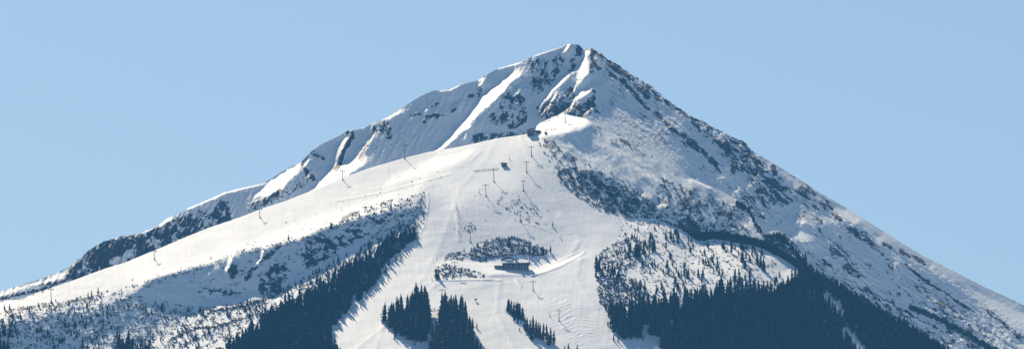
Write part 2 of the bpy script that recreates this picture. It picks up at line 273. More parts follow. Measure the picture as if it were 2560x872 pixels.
rockF = layers([
 ('s', [(1469,296),(1500,318),(1540,340),(1575,360),(1600,376),(1640,395)], .42, 4, 5), ('s', [(1440,400),(1405,385),(1370,360)], .45, 9, 8), ('s', [(1555,352),(1575,360)], .9, 5, 2),
 ('s', [(1360,306),(1385,297)], .5, 3, 3), ('s', [(1350,326),(1400,322)], .45, 3, 3), ('s', [(1394,290),(1392,292)], .9, 3),
 ('p', [(640,690),(690,650),(735,680),(730,720),(680,745),(640,735)], .62, 6, 12), ('s', [(700,610),(670,640),(630,675),(615,700)], .66, 7, 4), ('p', [(560,665),(600,640),(610,690),(580,700)], .5, 6, 8),
 ('p', [(740,600),(800,580),(860,560),(1000,525),(980,550),(900,600),(830,650),(760,680)], .5, 7, 10), ('s', [(860,545),(880,535),(900,528)], .7, 4, 4),
 ('p', [(470,715),(640,720),(620,745),(500,740)], .42, 6, 8),
 ('p', [(1640,440),(1700,460),(1830,520),(1890,600),(1700,570),(1640,500)], .42, 8, 8), ('p', [(1690,540),(1720,530),(1790,590),(1740,590)], .62, 6, 8), ('p', [(1860,530),(1880,530),(1905,570),(1915,600),(1870,590),(1855,550)], .3, 5, 8),
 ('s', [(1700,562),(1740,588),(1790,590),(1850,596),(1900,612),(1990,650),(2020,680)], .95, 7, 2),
 ('p', [(1920,575),(1975,580),(2000,620),(2020,665),(1990,670),(1900,605)], .6, 4, 4), ('s', [(1924,592),(1936,590)], -.9, 6, 2),
 ('p', [(1390,420),(1450,425),(1560,470),(1690,545),(1560,545),(1450,490)], .45, 8, 8), ('s', [(1345,350),(1380,355),(1410,385)], .45, 7, 6),
 ('s', [(0,752),(47,747),(109,727),(60,743)], .6, 3, 4), ('s', [(0,782),(78,769),(156,760),(234,742)], .62, 4, 4),
])
roughB = blur(np.clip(rockB*1.1+.30, 0, 1), 8)
roughB = np.maximum(roughB, .62*poly([(1160,220),(1300,160),(1440,115),(1500,150),(1500,300),(1340,320),(1150,350)], 20))
roughB = np.maximum(roughB, .5*poly([(1500,130),(1860,350),(2000,480),(2000,600),(1700,430),(1500,300)], 20))
roughB = np.maximum(roughB, poly([(1990,600),(2300,600),(2600,800),(2600,1000),(2000,700)], 20)*.55)
roughB *= 1-.75*poly([(1880,380),(2100,515),(2560,765),(2560,800),(2200,600),(2000,470)], 6)
roughF = layers([('p', [(-320,840),(234,742),(540,660),(1062,500),(1060,580),(830,830),(840,1080),(-320,1080)], .6, 12, 0), ('p', [(1345,340),(1470,310),(1900,540),(2100,740),(2400,900),(1700,1080),(1560,860),(1490,700),(1550,560),(1400,420)], .6, 10, 0), ('p', [(1345,335),(1480,290),(1720,430),(1880,560),(1700,560),(1540,540),(1400,420)], -.4, 14, 0)])
roughF = np.maximum(roughF, .035); roughF = np.maximum(roughF, layers([('p', [(430,680),(1060,470),(1060,530),(430,700)], .25, 8, 8), ('p', [(1000,470),(1000,430),(1190,375),(1170,410)], .16, 8, 8), ('p', [(1140,540),(1240,480),(1330,500),(1400,600),(1420,640),(1240,650),(1100,640)], .12, 20, 0)]))

def detail(layer, u, v):
    """relief along the line of the slope, metres toward the camera"""
    if layer == 'B':
        right = 1/(1+np.exp(-(u-1475)/12.0))
        a1 = (u*.83+v*.55)/70; b1 = (u*.55-v*.83)/19       # left wall: ribs run down and left
        a1 = (u*-.45+v*.89)/70; b1 = (u*.89+v*.45)/21
        a2 = (u*.77+v*.64)/80; b2 = (u*.64-v*.77)/15
        n1 = fbm(a1, b1*1.25, 5, 3, .6, True); n2 = fbm(a2, b2*1.1, 5, 8, .6, True)
        n = n1*(1-right)+n2*right
        r = samp(roughB, u, v)
        f = fbm(u/9, v/7, 3, 40, .6)
        # stepped crags
        return r*(n*5.5+f*2.4)
    r = samp(roughF, u, v)
    n = fbm(u/60, v/38, 4, 51, .5); f = fbm(u/11, v/7, 3, 61, .6)
    s = fbm((u*.62+v*.78)/90, (u*.78-v*.62)/24, 4, 71, .55, True)
    w = np.clip((u-1340)/100, 0, 1)
    d = r*(n*(5-2.5*w)+f*(2.2-1.5*w)+s*6.0*w*np.clip((620-v)/60, 0, 1))+fbm(u/260, v/120, 2, 90)*6*(1-np.clip((v-850)/100, 0, 1))*.5
    pm = np.clip(1-r*6, 0, 1)
    d = d+pm*(fbm(u/70, v/26, 3, 301)*1.5+fbm(u/30, v/7, 2, 311)*.16+fbm((u+(v-500)*.12*np.tanh((u-1240)/60))/9, v/150, 2, 321, .6)*.28)
    # chevron ripples of wind and skis on the lower run
    cx = 1415+(v-740)*.42
    env = np.exp(-((u-cx)/48)**4)*np.exp(-((v-805)/62)**4)
    ph = (v+np.abs(u-cx)*-.35)/9.0+fbm(u/40, v/30, 2, 95)*1.0
    d = d+env*(np.sin(ph*2*math.pi/1.0)*.6)*np.clip(.6+perlin(u/25, v/14, 97), .1, 1.2)
    for pts, w_, h_ in BERMS:
        x0 = min(p[0] for p in pts)-12; x1 = max(p[0] for p in pts)+12; y0 = min(p[1] for p in pts)-12; y1 = max(p[1] for p in pts)+12
        k = (u > x0) & (u < x1) & (v > y0) & (v < y1)
        if np.any(k):
            dd = segdist(u[k], v[k], pts); z = np.zeros_like(u); z[k] = h_*np.exp(-(dd/w_)**2); d = d+z
    return d
BERMS = [([(840,502),(900,492),(960,480),(1040,458),(1100,442),(1130,434)], 2.6, 1.0), ([(1068,480),(1072,500),(1066,540),(1062,562),(1050,585)], 2.2, 1.0),
 ([(1328,688),(1360,680),(1400,665),(1460,632)], 3.0, 2.2), ([(1250,700),(1220,698),(1100,700)], 2.6, 1.6), ([(1345,672),(1400,650),(1450,628)], 2.4, 1.0),
 ([(1090,640),(1105,655),(1150,660),(1240,662)], 2.4, 1.2), ([(1400,540),(1440,580),(1450,600),(1430,630)], 8, 1.2), ([(1310,558),(1345,566),(1400,590)], 2, 1.0), ([(1137,520),(1148,560),(1146,600)], 6, .9),
 ([(1360,331),(1400,326),(1440,318)], 2, 1.4), ([(1290,700),(1303,716)], 3, 1.6), ([(1100,385),(1160,372),(1200,380),(1180,400)], 3, .8),
 ([(1240,352),(1215,400),(1150,470),(1105,600),(1060,690),(960,800),(930,900)], 7, .5), ([(1300,345),(1345,430),(1400,520),(1465,600),(1440,690),(1520,820)], 7, .55), ([(1180,620),(1080,720),(880,880)], 5, .6), ([(1250,700),(1240,780),(1300,900)], 6, .7)]
def Yof(layer, u, v):
    u = np.asarray(u, float); v = np.asarray(v, float)
    sh = u.shape; u = u.reshape(-1); v = v.reshape(-1)
    L = samp(LB if layer == 'B' else LF, u, v)
    return (np.exp(L)-detail(layer, u, v)).reshape(sh)
def PT(layer, u, v, dz=0):
    Y = Yof(layer, u, v); a, t = ray(u, v)
    return np.stack([a*Y, Y, t*Y+dz], -1)

# ------------------------------------------------------------------ scene basics
scene = bpy.context.scene
COL = scene.collection
def node_mat(name, rough=.8):
    m = bpy.data.materials.new(name); m.use_nodes = True
    b = m.node_tree.nodes['Principled BSDF']; b.inputs['Roughness'].default_value = rough
    b.inputs['Specular IOR Level'].default_value = .25
    return m, m.node_tree, b
def noisy(name, c1, c2, scale=1.0, rough=.8, detail=4, metal=0):
    m, nt, b = node_mat(name, rough)
    tc = nt.nodes.new('ShaderNodeTexCoord'); n = nt.nodes.new('ShaderNodeTexNoise'); n.inputs['Scale'].default_value = scale; n.inputs['Detail'].default_value = detail
    r = nt.nodes.new('ShaderNodeValToRGB'); r.color_ramp.elements[0].position = .35; r.color_ramp.elements[1].position = .65
    r.color_ramp.elements[0].color = (*c1, 1); r.color_ramp.elements[1].color = (*c2, 1)
    nt.links.new(tc.outputs['Object'], n.inputs['Vector']); nt.links.new(n.outputs['Fac'], r.inputs['Fac']); nt.links.new(r.outputs['Color'], b.inputs['Base Color'])
    b.inputs['Metallic'].default_value = metal
    return m
def snow_ground(name):
    m, nt, b = node_mat(name, .7); N = nt.nodes; K = nt.links
    at = N.new('ShaderNodeAttribute'); at.attribute_name = 'rock'
    geo = N.new('ShaderNodeNewGeometry')
    n1 = N.new('ShaderNodeTexNoise'); n1.inputs['Scale'].default_value = .35; n1.inputs['Detail'].default_value = 5
    K.new(geo.outputs['Position'], n1.inputs['Vector'])
    # crisp edge between stone and snow
    ad = N.new('ShaderNodeMath'); ad.operation = 'MULTIPLY_ADD'; ad.inputs[1].default_value = .5; K.new(n1.outputs['Fac'], ad.inputs[0])
    sb = N.new('ShaderNodeMath'); sb.operation = 'SUBTRACT'; sb.inputs[1].default_value = .25; K.new(ad.outputs[0], sb.inputs[0]); K.new(at.outputs['Fac'], ad.inputs[2])
    rp = N.new('ShaderNodeMapRange'); rp.inputs['From Min'].default_value = .42; rp.inputs['From Max'].default_value = .58; K.new(sb.outputs[0], rp.inputs['Value'])
    n2 = N.new('ShaderNodeTexNoise'); n2.inputs['Scale'].default_value = .12; n2.inputs['Detail'].default_value = 6; K.new(geo.outputs['Position'], n2.inputs['Vector'])
    rc = N.new('ShaderNodeValToRGB'); rc.color_ramp.elements[0].position = .3; rc.color_ramp.elements[1].position = .7
    rc.color_ramp.elements[0].color = (.022, .032, .052, 1); rc.color_ramp.elements[1].color = (.052, .068, .10, 1); K.new(n2.outputs['Fac'], rc.inputs['Fac'])
    n3 = N.new('ShaderNodeTexNoise'); n3.inputs['Scale'].default_value = .03; n3.inputs['Detail'].default_value = 8; K.new(geo.outputs['Position'], n3.inputs['Vector'])
    sc = N.new('ShaderNodeValToRGB'); sc.color_ramp.elements[0].position = .3; sc.color_ramp.elements[1].position = .7
    sc.color_ramp.elements[0].color = (.74, .80, .88, 1); sc.color_ramp.elements[1].color = (.81, .85, .90, 1); K.new(n3.outputs['Fac'], sc.inputs['Fac'])
    mx = N.new('ShaderNodeMix'); mx.data_type = 'RGBA'; K.new(rp.outputs['Result'], mx.inputs['Factor']); K.new(sc.outputs['Color'], mx.inputs['A']); K.new(rc.outputs['Color'], mx.inputs['B'])
    K.new(mx.outputs['Result'], b.inputs['Base Color'])
    bp = N.new('ShaderNodeBump'); bp.inputs['Strength'].default_value = .16; bp.inputs['Distance'].default_value = 1.0
    n4 = N.new('ShaderNodeTexNoise'); n4.inputs['Scale'].default_value = .25; n4.inputs['Detail'].default_value = 4; K.new(geo.outputs['Position'], n4.inputs['Vector'])
    K.new(n4.outputs['Fac'], bp.inputs['Height']); K.new(bp.outputs['Normal'], b.inputs['Normal'])
    return m
M_SNOW = snow_ground('snow and stone')
M_PISTE = M_SNOW

def grid_mesh(name, co, rock, mask=None, mat=None):
    nr, nc, _ = co.shape
    idx = np.arange(nr*nc).reshape(nr, nc)
    q = np.stack([idx[1:, :-1], idx[1:, 1:], idx[:-1, 1:], idx[:-1, :-1]], -1).reshape(-1, 4)
    if mask is not None: q = q[mask[:-1, :-1].reshape(-1)]
    used, inv = np.unique(q, return_inverse=True); q = inv.reshape(-1, 4)
    V = co.reshape(-1, 3)[used]
    me = bpy.data.meshes.new(name)
    me.vertices.add(len(V)); me.vertices.foreach_set('co', V.astype(np.float32).ravel())
    me.loops.add(q.size); me.loops.foreach_set('vertex_index', q.astype(np.int32).ravel())
    me.polygons.add(len(q)); me.polygons.foreach_set('loop_start', np.arange(0, q.size, 4, dtype=np.int32)); me.polygons.foreach_set('loop_total', np.full(len(q), 4, np.int32))
    me.update(); me.validate()
    me.polygons.foreach_set('use_smooth', np.ones(len(q), bool))
    at = me.attributes.new('rock', 'FLOAT', 'POINT'); at.data.foreach_set('value', rock.reshape(-1)[used].astype(np.float32))
    o = bpy.data.objects.new(name, me); COL.objects.link(o); me.materials.append(mat or M_SNOW)
    o['kind'] = 'structure'
    return o
BAND = blur(poly([(1880,378),(1960,425),(2060,490),(2160,552),(2260,614),(2350,664),(2450,720),(2560,770),(2900,940),(2900,1100),(2560,835),(2490,785),(2420,735),(2300,680),(2215,632),(2168,597),(2100,548),(2040,489),(1965,442)], 4), 4)
def poly_at(u, v): return samp(BAND, u, v)
def build_layer(layer, crest, low, rows, cols, name, back_slope, front=None, split=None):
    u = np.linspace(-290, 2850, cols); vc = crv(crest, u)+ (perlin(u/14, u*0+.5, 5)*2.0+perlin(u/5, u*0+.5, 6)*2.4)*np.clip(samp(rockB if layer == 'B' else rockF*.5, u, crv(crest, u)+3)*1.6, .08, 1)
    vl = np.maximum(low(u), vc+90)
    s = np.linspace(0, 1, rows)[:, None]
    V = vc+(vl-vc)*s; U = np.broadcast_to(u, V.shape)
    Y = Yof(layer, U, V)
    # keep the ground a slope that never overhangs along the view line
    Y = np.minimum.accumulate(Y+0*Y, axis=0)
    a, t = ray(U, V)
    co = np.stack([a*Y, Y, t*Y], -1)
    rk = samp(rockB if layer == 'B' else rockF, U, V)
    if layer == 'B':
        right = 1/(1+np.exp(-(U-1475)/12.0))
        wu = U+fbm(U/18, V/18, 3, 201)*9; wv = V+fbm(U/18, V/18, 3, 205)*9
        nz = fbm((wu*-.4+wv*.9)/23, (wu*.9+wv*.4)/8, 5, 111, .72)*(1-right)+fbm((wu*.77+wv*.64)/36, (wu*.64-wv*.77)/6.5, 5, 117, .68)*right
        nz = nz+fbm(U/60, V/60, 2, 211)*.3+fbm((wu*.77+wv*.64)/26, (wu*.64-wv*.77)/4.5, 3, 241, .7)*.5
        rk = np.maximum(rk, .24*right*(V > crv(SKY, U)+2)*(1-poly_at(U, V)))
    else:
        wu = U+fbm(U/14, V/14, 3, 221)*8; wv = V+fbm(U/14, V/14, 3, 225)*8
        nz = fbm((wu+wv*.4)/18, (wv-wu*.2)/12, 5, 121, .68)+fbm(U/50, V/40, 2, 231)*.4
    rk = rk+.04*(layer == 'B')+nz*1.25*np.clip(rk*2.2, 0, 1)*(rk < .9)
    # hidden far side: rolls over the crest and drops away
    nb = 14; back = []
    for k in range(1, nb+1):
        d = 2.0*1.55**k
        y = Y[0]+d; z = t[0]*Y[0]-d*back_slope*np.minimum(1, .25+d/80.0)
        back.append(np.stack([a[0]*Y[0]*(1+d/9000), y, z], -1))
    co = np.concatenate([np.stack(back[::-1]), co]); rk = np.concatenate([np.zeros((nb, cols)), rk])
    Vf = np.concatenate([np.zeros((nb, cols))-1, V]); Uf = np.broadcast_to(u, Vf.shape)
    if front is not None:
        fr = []
        last = co[-1]
        for k in range(1, 9):
            f_ = k/8.0; y = last[:, 1]+(2600-last[:, 1])*f_; z = last[:, 2]+(-2-last[:, 2])*(1-(1-f_)**1.5)
            fr.append(np.stack([last[:, 0]*y/last[:, 1]*(1+0*f_), y, z], -1))
        co = np.concatenate([co, np.stack(fr)]); rk = np.concatenate([rk, np.zeros((8, cols))])
        Vf = np.concatenate([Vf, np.full((8, cols), 2000.)]); Uf = np.broadcast_to(u, Vf.shape)
    if split is None: return [grid_mesh(name, co, rk)]
    m = pip(Uf, Vf, split[1]) & (Vf > 0) & (Vf < 1500)
    return [grid_mesh(name, co, rk, ~m), grid_mesh(split[0], co, rk, m)]
PISTE_POLY = [(1150,368),(1240,350),(1330,340),(1345,365),(1370,420),(1400,470),(1480,525),(1560,570),(1495,625),(1480,700),(1540,820),(1580,1079),(840,1079),(825,830),(940,700),(1010,620),(1050,588),(1064,560),(1070,490),(1095,445)]
build_layer('B', SKY, lambda u: crv(CR, u)+45, 330, 1500, 'mountain', .5)
build_layer('F', CR, lambda u: np.full(u.shape, 1000.), 480, 1500, 'hillside', .35, front=True, split=('ski_piste', PISTE_POLY))
for uu in (0, 400, 800, 1100, 1340, 1500, 1700, 1850, 1990, 2200, 2400):
    vv = float(crv(CR, uu)); print('crest', uu, round(vv), 'F', round(float(Yof('F', uu, vv))), 'B', round(float(Yof('B', uu, vv))), 'sky', round(float(Yof('B', uu, crv(SKY, uu)))))
print('F bottom', [round(float(Yof('F', uu, 872))) for uu in (0, 600, 1100, 1600, 2300)])
# valley floor
gm = bpy.data.meshes.new('ground'); g = 9000.0
gm.from_pydata([(-g, -g, -2.2), (g, -g, -2.2), (g, g+4000, -2.2), (-g, g+4000, -2.2)], [], [(0, 1, 2, 3)]); go = bpy.data.objects.new('ground', gm); COL.objects.link(go)
gm.materials.append(noisy('snowy meadow', (.55, .56, .58), (.8, .8, .8), .01)); go['kind'] = 'structure'
#P2BEGIN
# ------------------------------------------------------------------ object helpers
def tag(o, label=None, cat=None, group=None, kind=None):
    if label: o['label'] = label
    if cat: o['category'] = cat
    if group: o['group'] = group
    if kind: o['kind'] = kind
    return o
def mesh_of(name, V, Fc, mat, smooth=False):
    me = bpy.data.meshes.new(name); me.from_pydata([tuple(map(float, p)) for p in V], [], [tuple(f) for f in Fc]); me.update()
    if smooth: me.polygons.foreach_set('use_smooth', [True]*len(me.polygons))
    me.materials.append(mat); return me
def link(name, me, parent=None, loc=(0, 0, 0)):
    o = bpy.data.objects.new(name, me); COL.objects.link(o); o.location = loc
    if parent: o.parent = parent
    return o
class MB:
    def __init__(s): s.V = []; s.F = []
    def box(s, x0, x1, y0, y1, z0, z1, top=None):
        n = len(s.V); i = 0 if top is None else top
        s.V += [(x0, y0, z0), (x1, y0, z0), (x1, y1, z0), (x0, y1, z0), (x0+i, y0+i, z1), (x1-i, y0+i, z1), (x1-i, y1-i, z1), (x0+i, y1-i, z1)]
        s.F += [(n, n+3, n+2, n+1), (n+4, n+5, n+6, n+7), (n, n+1, n+5, n+4), (n+1, n+2, n+6, n+5), (n+2, n+3, n+7, n+6), (n+3, n, n+4, n+7)]; return s
    def prism(s, prof, y0, y1):                       # profile in x,z, pulled along y
        n = len(s.V); k = len(prof)
        s.V += [(x, y0, z) for x, z in prof]+[(x, y1, z) for x, z in prof]
        s.F += [tuple(range(n, n+k)), tuple(range(n+2*k-1, n+k-1, -1))]+[(n+i, n+k+i, n+k+(i+1) % k, n+(i+1) % k) for i in range(k)]; return s
    def prismx(s, prof, x0, x1):                      # profile in y,z, pulled along x
        n = len(s.V); k = len(prof)
        s.V += [(x0, y, z) for y, z in prof]+[(x1, y, z) for y, z in prof]
        s.F += [tuple(range(n, n+k)), tuple(range(n+2*k-1, n+k-1, -1))]+[(n+i, n+k+i, n+k+(i+1) % k, n+(i+1) % k) for i in range(k)]; return s
    def tube(s, p0, p1, r0, r1, k=8):
        p0 = np.array(p0, float); p1 = np.array(p1, float); d = p1-p0; d = d/np.linalg.norm(d)
        a = np.cross(d, (0, 0, 1) if abs(d[2]) < .9 else (1, 0, 0)); a = a/np.linalg.norm(a); b = np.cross(d, a); n = len(s.V)
        for p, r in ((p0, r0), (p1, r1)):
            for i in range(k):
                t = 2*math.pi*i/k; s.V.append(tuple(p+r*(a*math.cos(t)+b*math.sin(t))))
        s.F += [(n+i, n+(i+1) % k, n+k+(i+1) % k, n+k+i) for i in range(k)]+[tuple(range(n+k-1, n-1, -1)), tuple(range(n+k, n+2*k))]; return s
    def build(s, name, mat, parent=None, loc=(0, 0, 0)): return link(name, mesh_of(name, s.V, s.F, mat), parent, loc)
def empty(name, loc, rz=0):
    o = bpy.data.objects.new(name, None); COL.objects.link(o); o.location = [float(c) for c in loc]; o.rotation_euler = (0, 0, rz); o.empty_display_size = .5; return o
def copy_tree(o, parent=None):
    c = o.copy(); COL.objects.link(c); c.parent = parent
    for ch in [q for q in o.children]: copy_tree(ch, c)
    return c
M_CROWN = noisy('spruce needles', (.007, .012, .008), (.020, .030, .018), .6, .9)
M_WOODS = noisy('spruce needles at a distance', (.005, .010, .008), (.022, .029, .022), .04, .9, 6)
M_BARK = noisy('spruce bark', (.05, .038, .03), (.11, .085, .065), 2, .9)
M_SCRUB = noisy('dwarf pine needles', (.008, .013, .012), (.022, .030, .026), .5, .9)
M_STEEL = noisy('dull galvanised steel', (.10, .105, .11), (.16, .165, .17), 1.5, .55, metal=.4)
M_DSTEEL = noisy('dark steel', (.04, .042, .045), (.08, .08, .085), 1.5, .6)
M_WOOD = noisy('dark timber cladding', (.045, .03, .022), (.09, .06, .042), 1.2, .8)
M_PLANK = noisy('weathered timber', (.10, .075, .055), (.19, .15, .12), 1.2, .8)
M_STONE = noisy('rough grey masonry', (.16, .155, .15), (.30, .29, .27), 1.0, .9)
M_ROOF = noisy('dark roofing', (.05, .05, .055), (.09, .09, .095), .8, .7)
M_RSNOW = noisy('roof snow', (.76, .77, .78), (.86, .86, .86), .5, .7)
M_RED = noisy('faded red paint', (.25, .05, .04), (.36, .08, .06), 1, .6)
def glass():
    m, nt, b = node_mat('window glass', .12); b.inputs['Base Color'].default_value = (.16, .22, .28, 1); b.inputs['Specular IOR Level'].default_value = .9; return m
M_GLASS = glass()

# ------------------------------------------------------------------ spruces (unit height, z 0..1) in several shapes
def crown_geo(seed, tiers, arms, slim, z0=.06):
    r = np.random.default_rng(seed); V = []; Fc = []
    bend = r.normal(0, .012, 2)
    for k in range(tiers):
        f = k/(tiers-1.0); z = z0+(1-z0)*(f**.92)*.97
        rad = slim*(1-f)**.82*(1.0+.22*r.normal())+.012
        if f < .12: rad *= .75+f*2
        h = (1-z0)/tiers*1.75
        off = r.uniform(0, 6.28)
        for i in range(arms):
            a = off+6.283*i/arms+r.normal(0, .16); L = rad*(1+.28*r.normal())
            if r.random() < .07: continue
            L = max(L, .012); w = 3.3/arms*L*.62+.006
            ca, sa = math.cos(a), math.sin(a); cx, cy = bend*z
            n = len(V)
            zt = min(z+h*.55, 1.0)
            V += [(cx, cy, zt), (cx+ca*L*.62-sa*w, cy+sa*L*.62+ca*w, z-h*.30), (cx+ca*L, cy+sa*L, z-h*(.45+.25*r.random())), (cx+ca*L*.62+sa*w, cy+sa*L*.62-ca*w, z-h*.32), (cx+ca*L*.2, cy+sa*L*.2, z-h*.55)]
            Fc += [(n, n+1, n+2), (n, n+2, n+3), (n+1, n+4, n+2), (n+2, n+4, n+3)]
    n = len(V); V += [(bend[0]+.006, bend[1], .93), (bend[0]-.004, bend[1]+.006, .93), (bend[0]-.004, bend[1]-.006, .93), (bend[0], bend[1], 1.0)]
    Fc += [(n, n+1, n+3), (n+1, n+2, n+3), (n+2, n, n+3)]
    return np.array(V), Fc
CROWNS = [crown_geo(s, 15, 8, sl) for s, sl in ((1, .135), (2, .115), (3, .16), (4, .125), (5, .145), (6, .10))]
SMALL = [crown_geo(s, 8, 6, sl) for s, sl in ((11, .15), (12, .125), (13, .18), (14, .14))]
def protos():
    out = []
    for i, (V, Fc) in enumerate(CROWNS):
        cm = mesh_of('crown', V, Fc, M_CROWN); b = MB().tube((0, 0, -.08), (0, 0, .5), .014, .006, 6); tm = mesh_of('trunk', b.V, b.F, M_BARK); out.append((cm, tm))
    return out
PROTO = protos()
def spruce(u, v, hpx, label, group, wide=1.0, layer='F'):
    p = PT(layer, u, v); h = hpx*p[1]/F
    e = empty('spruce_tree', p, rng.uniform(0, 6.28)); s = h*1.0; e.scale = (s*wide*1.25, s*wide*1.25, s)
    cm, tm = PROTO[int(rng.integers(len(PROTO)))]
    link('crown', cm, e); link('trunk', tm, e)
    e['label'] = label; e['category'] = 'tree'
    if group: e['group'] = group
    return e
def placed(q, layer='F'):
    P = PT(layer, np.array([a[0] for a in q]), np.array([a[1] for a in q])); return [(a[0], a[1], b) for a, b in zip(q, P)]
class Bulk:
    def __init__(s): s.V = []; s.T = []; s.n = 0
    def add(s, geo, p, sc, sz, rot):
        V, T = geo; c, q = math.cos(rot), math.sin(rot)
        X = V[:, 0]*sc; Y = V[:, 1]*sc
        s.V.append(np.stack([p[0]+c*X-q*Y, p[1]+q*X+c*Y, p[2]+V[:, 2]*sz], -1)); s.T.append(T+s.n); s.n += len(V)
    def build(s, name, mat, label, cat):
        V = np.concatenate(s.V); T = np.concatenate(s.T); me = bpy.data.meshes.new(name)
        me.vertices.add(len(V)); me.vertices.foreach_set('co', V.astype(np.float32).ravel()); me.loops.add(T.size); me.loops.foreach_set('vertex_index', T.astype(np.int32).ravel())
        me.polygons.add(len(T)); me.polygons.foreach_set('loop_start', np.arange(0, T.size, 3, dtype=np.int32)); me.polygons.foreach_set('loop_total', np.full(len(T), 3, np.int32)); me.update()
        me.materials.append(mat); o = link(name, me); tag(o, label, cat, None, 'stuff'); return o
BIG = [(V, np.array(Fc)) for V, Fc in CROWNS[:6]]; SML = [(V, np.array(Fc)) for V, Fc in SMALL]
def scatter(pts, step_u, step_v, jit=.45):
    xs = [p[0] for p in pts]; ys = [p[1] for p in pts]; out = []
    U_, V_ = np.meshgrid(np.arange(min(xs), max(xs), step_u), np.arange(min(ys), max(ys), step_v))
    U_ = U_+((np.arange(U_.shape[0]) % 2)*.5*step_u)[:, None]
    U_ = (U_+rng.uniform(-jit, jit, U_.shape)*step_u).ravel(); V_ = (V_+rng.uniform(-jit, jit, V_.shape)*step_v).ravel()
    k = pip(U_, V_, pts); return list(zip(U_[k], V_[k]))
# the clumps on the lower run
def clump(pts, su, sv, h0, h1, label, group, hf=None):
    n = 0
    for u, v in scatter(pts, su, sv):
        spruce(u, v, (hf(u, v) if hf else 1)*rng.uniform(h0, h1), label, group, rng.uniform(.85, 1.15)); n += 1
    return n
NI = 0
NI += clump([(958,800),(985,800),(1010,782),(1035,776),(1070,775),(1078,792),(1066,850),(1045,856),(1005,842),(960,818)], 11.5, 10, 56, 74, 'tall dark spruce in the left one of the two big clumps low on the piste', 'spruces of the left big clump on the piste', lambda u, v: .8+.25*np.clip((u-960)/90, 0, 1))
NI += clump([(1104,790),(1128,785),(1152,795),(1172,830),(1190,872),(1205,915),(1190,940),(1085,940),(1080,870),(1092,825)], 12.5, 12, 58, 78, 'tall dark spruce in the right one of the two big clumps low on the piste', 'spruces of the right big clump on the piste')
for u, v, h in ((1270,778,34),(1278,784,38),(1285,790,40),(1273,771,28),(1291,793,42),(1299,797,44),(1296,786,36),(1306,799,36)):
    spruce(u, v, h, 'slim dark spruce in the small upper clump right of the two big ones', 'spruces of the small upper clump'); NI += 1
for u, v, h in ((1318,828,40),(1326,838,44),(1333,832,46),(1341,842,46),(1350,846,42),(1358,850,46),(1346,836,34),(1367,852,46),(1377,856,42),(1385,860,38),(1329,848,34),(1312,822,30),(1372,862,34)):
    spruce(u, v, h, 'dark spruce in the lower row that runs down right of the small clump', 'spruces of the lower row on the piste'); NI += 1
for u, v, h in ((1412,895,34),(1420,896,42),(1428,900,34),(1443,897,40),(1405,902,30),(1452,906,32)):
    spruce(u, v, h, 'spruce tip peeping over the lower edge right of the last row on the piste', 'spruce tips at the lower edge of the piste'); NI += 1
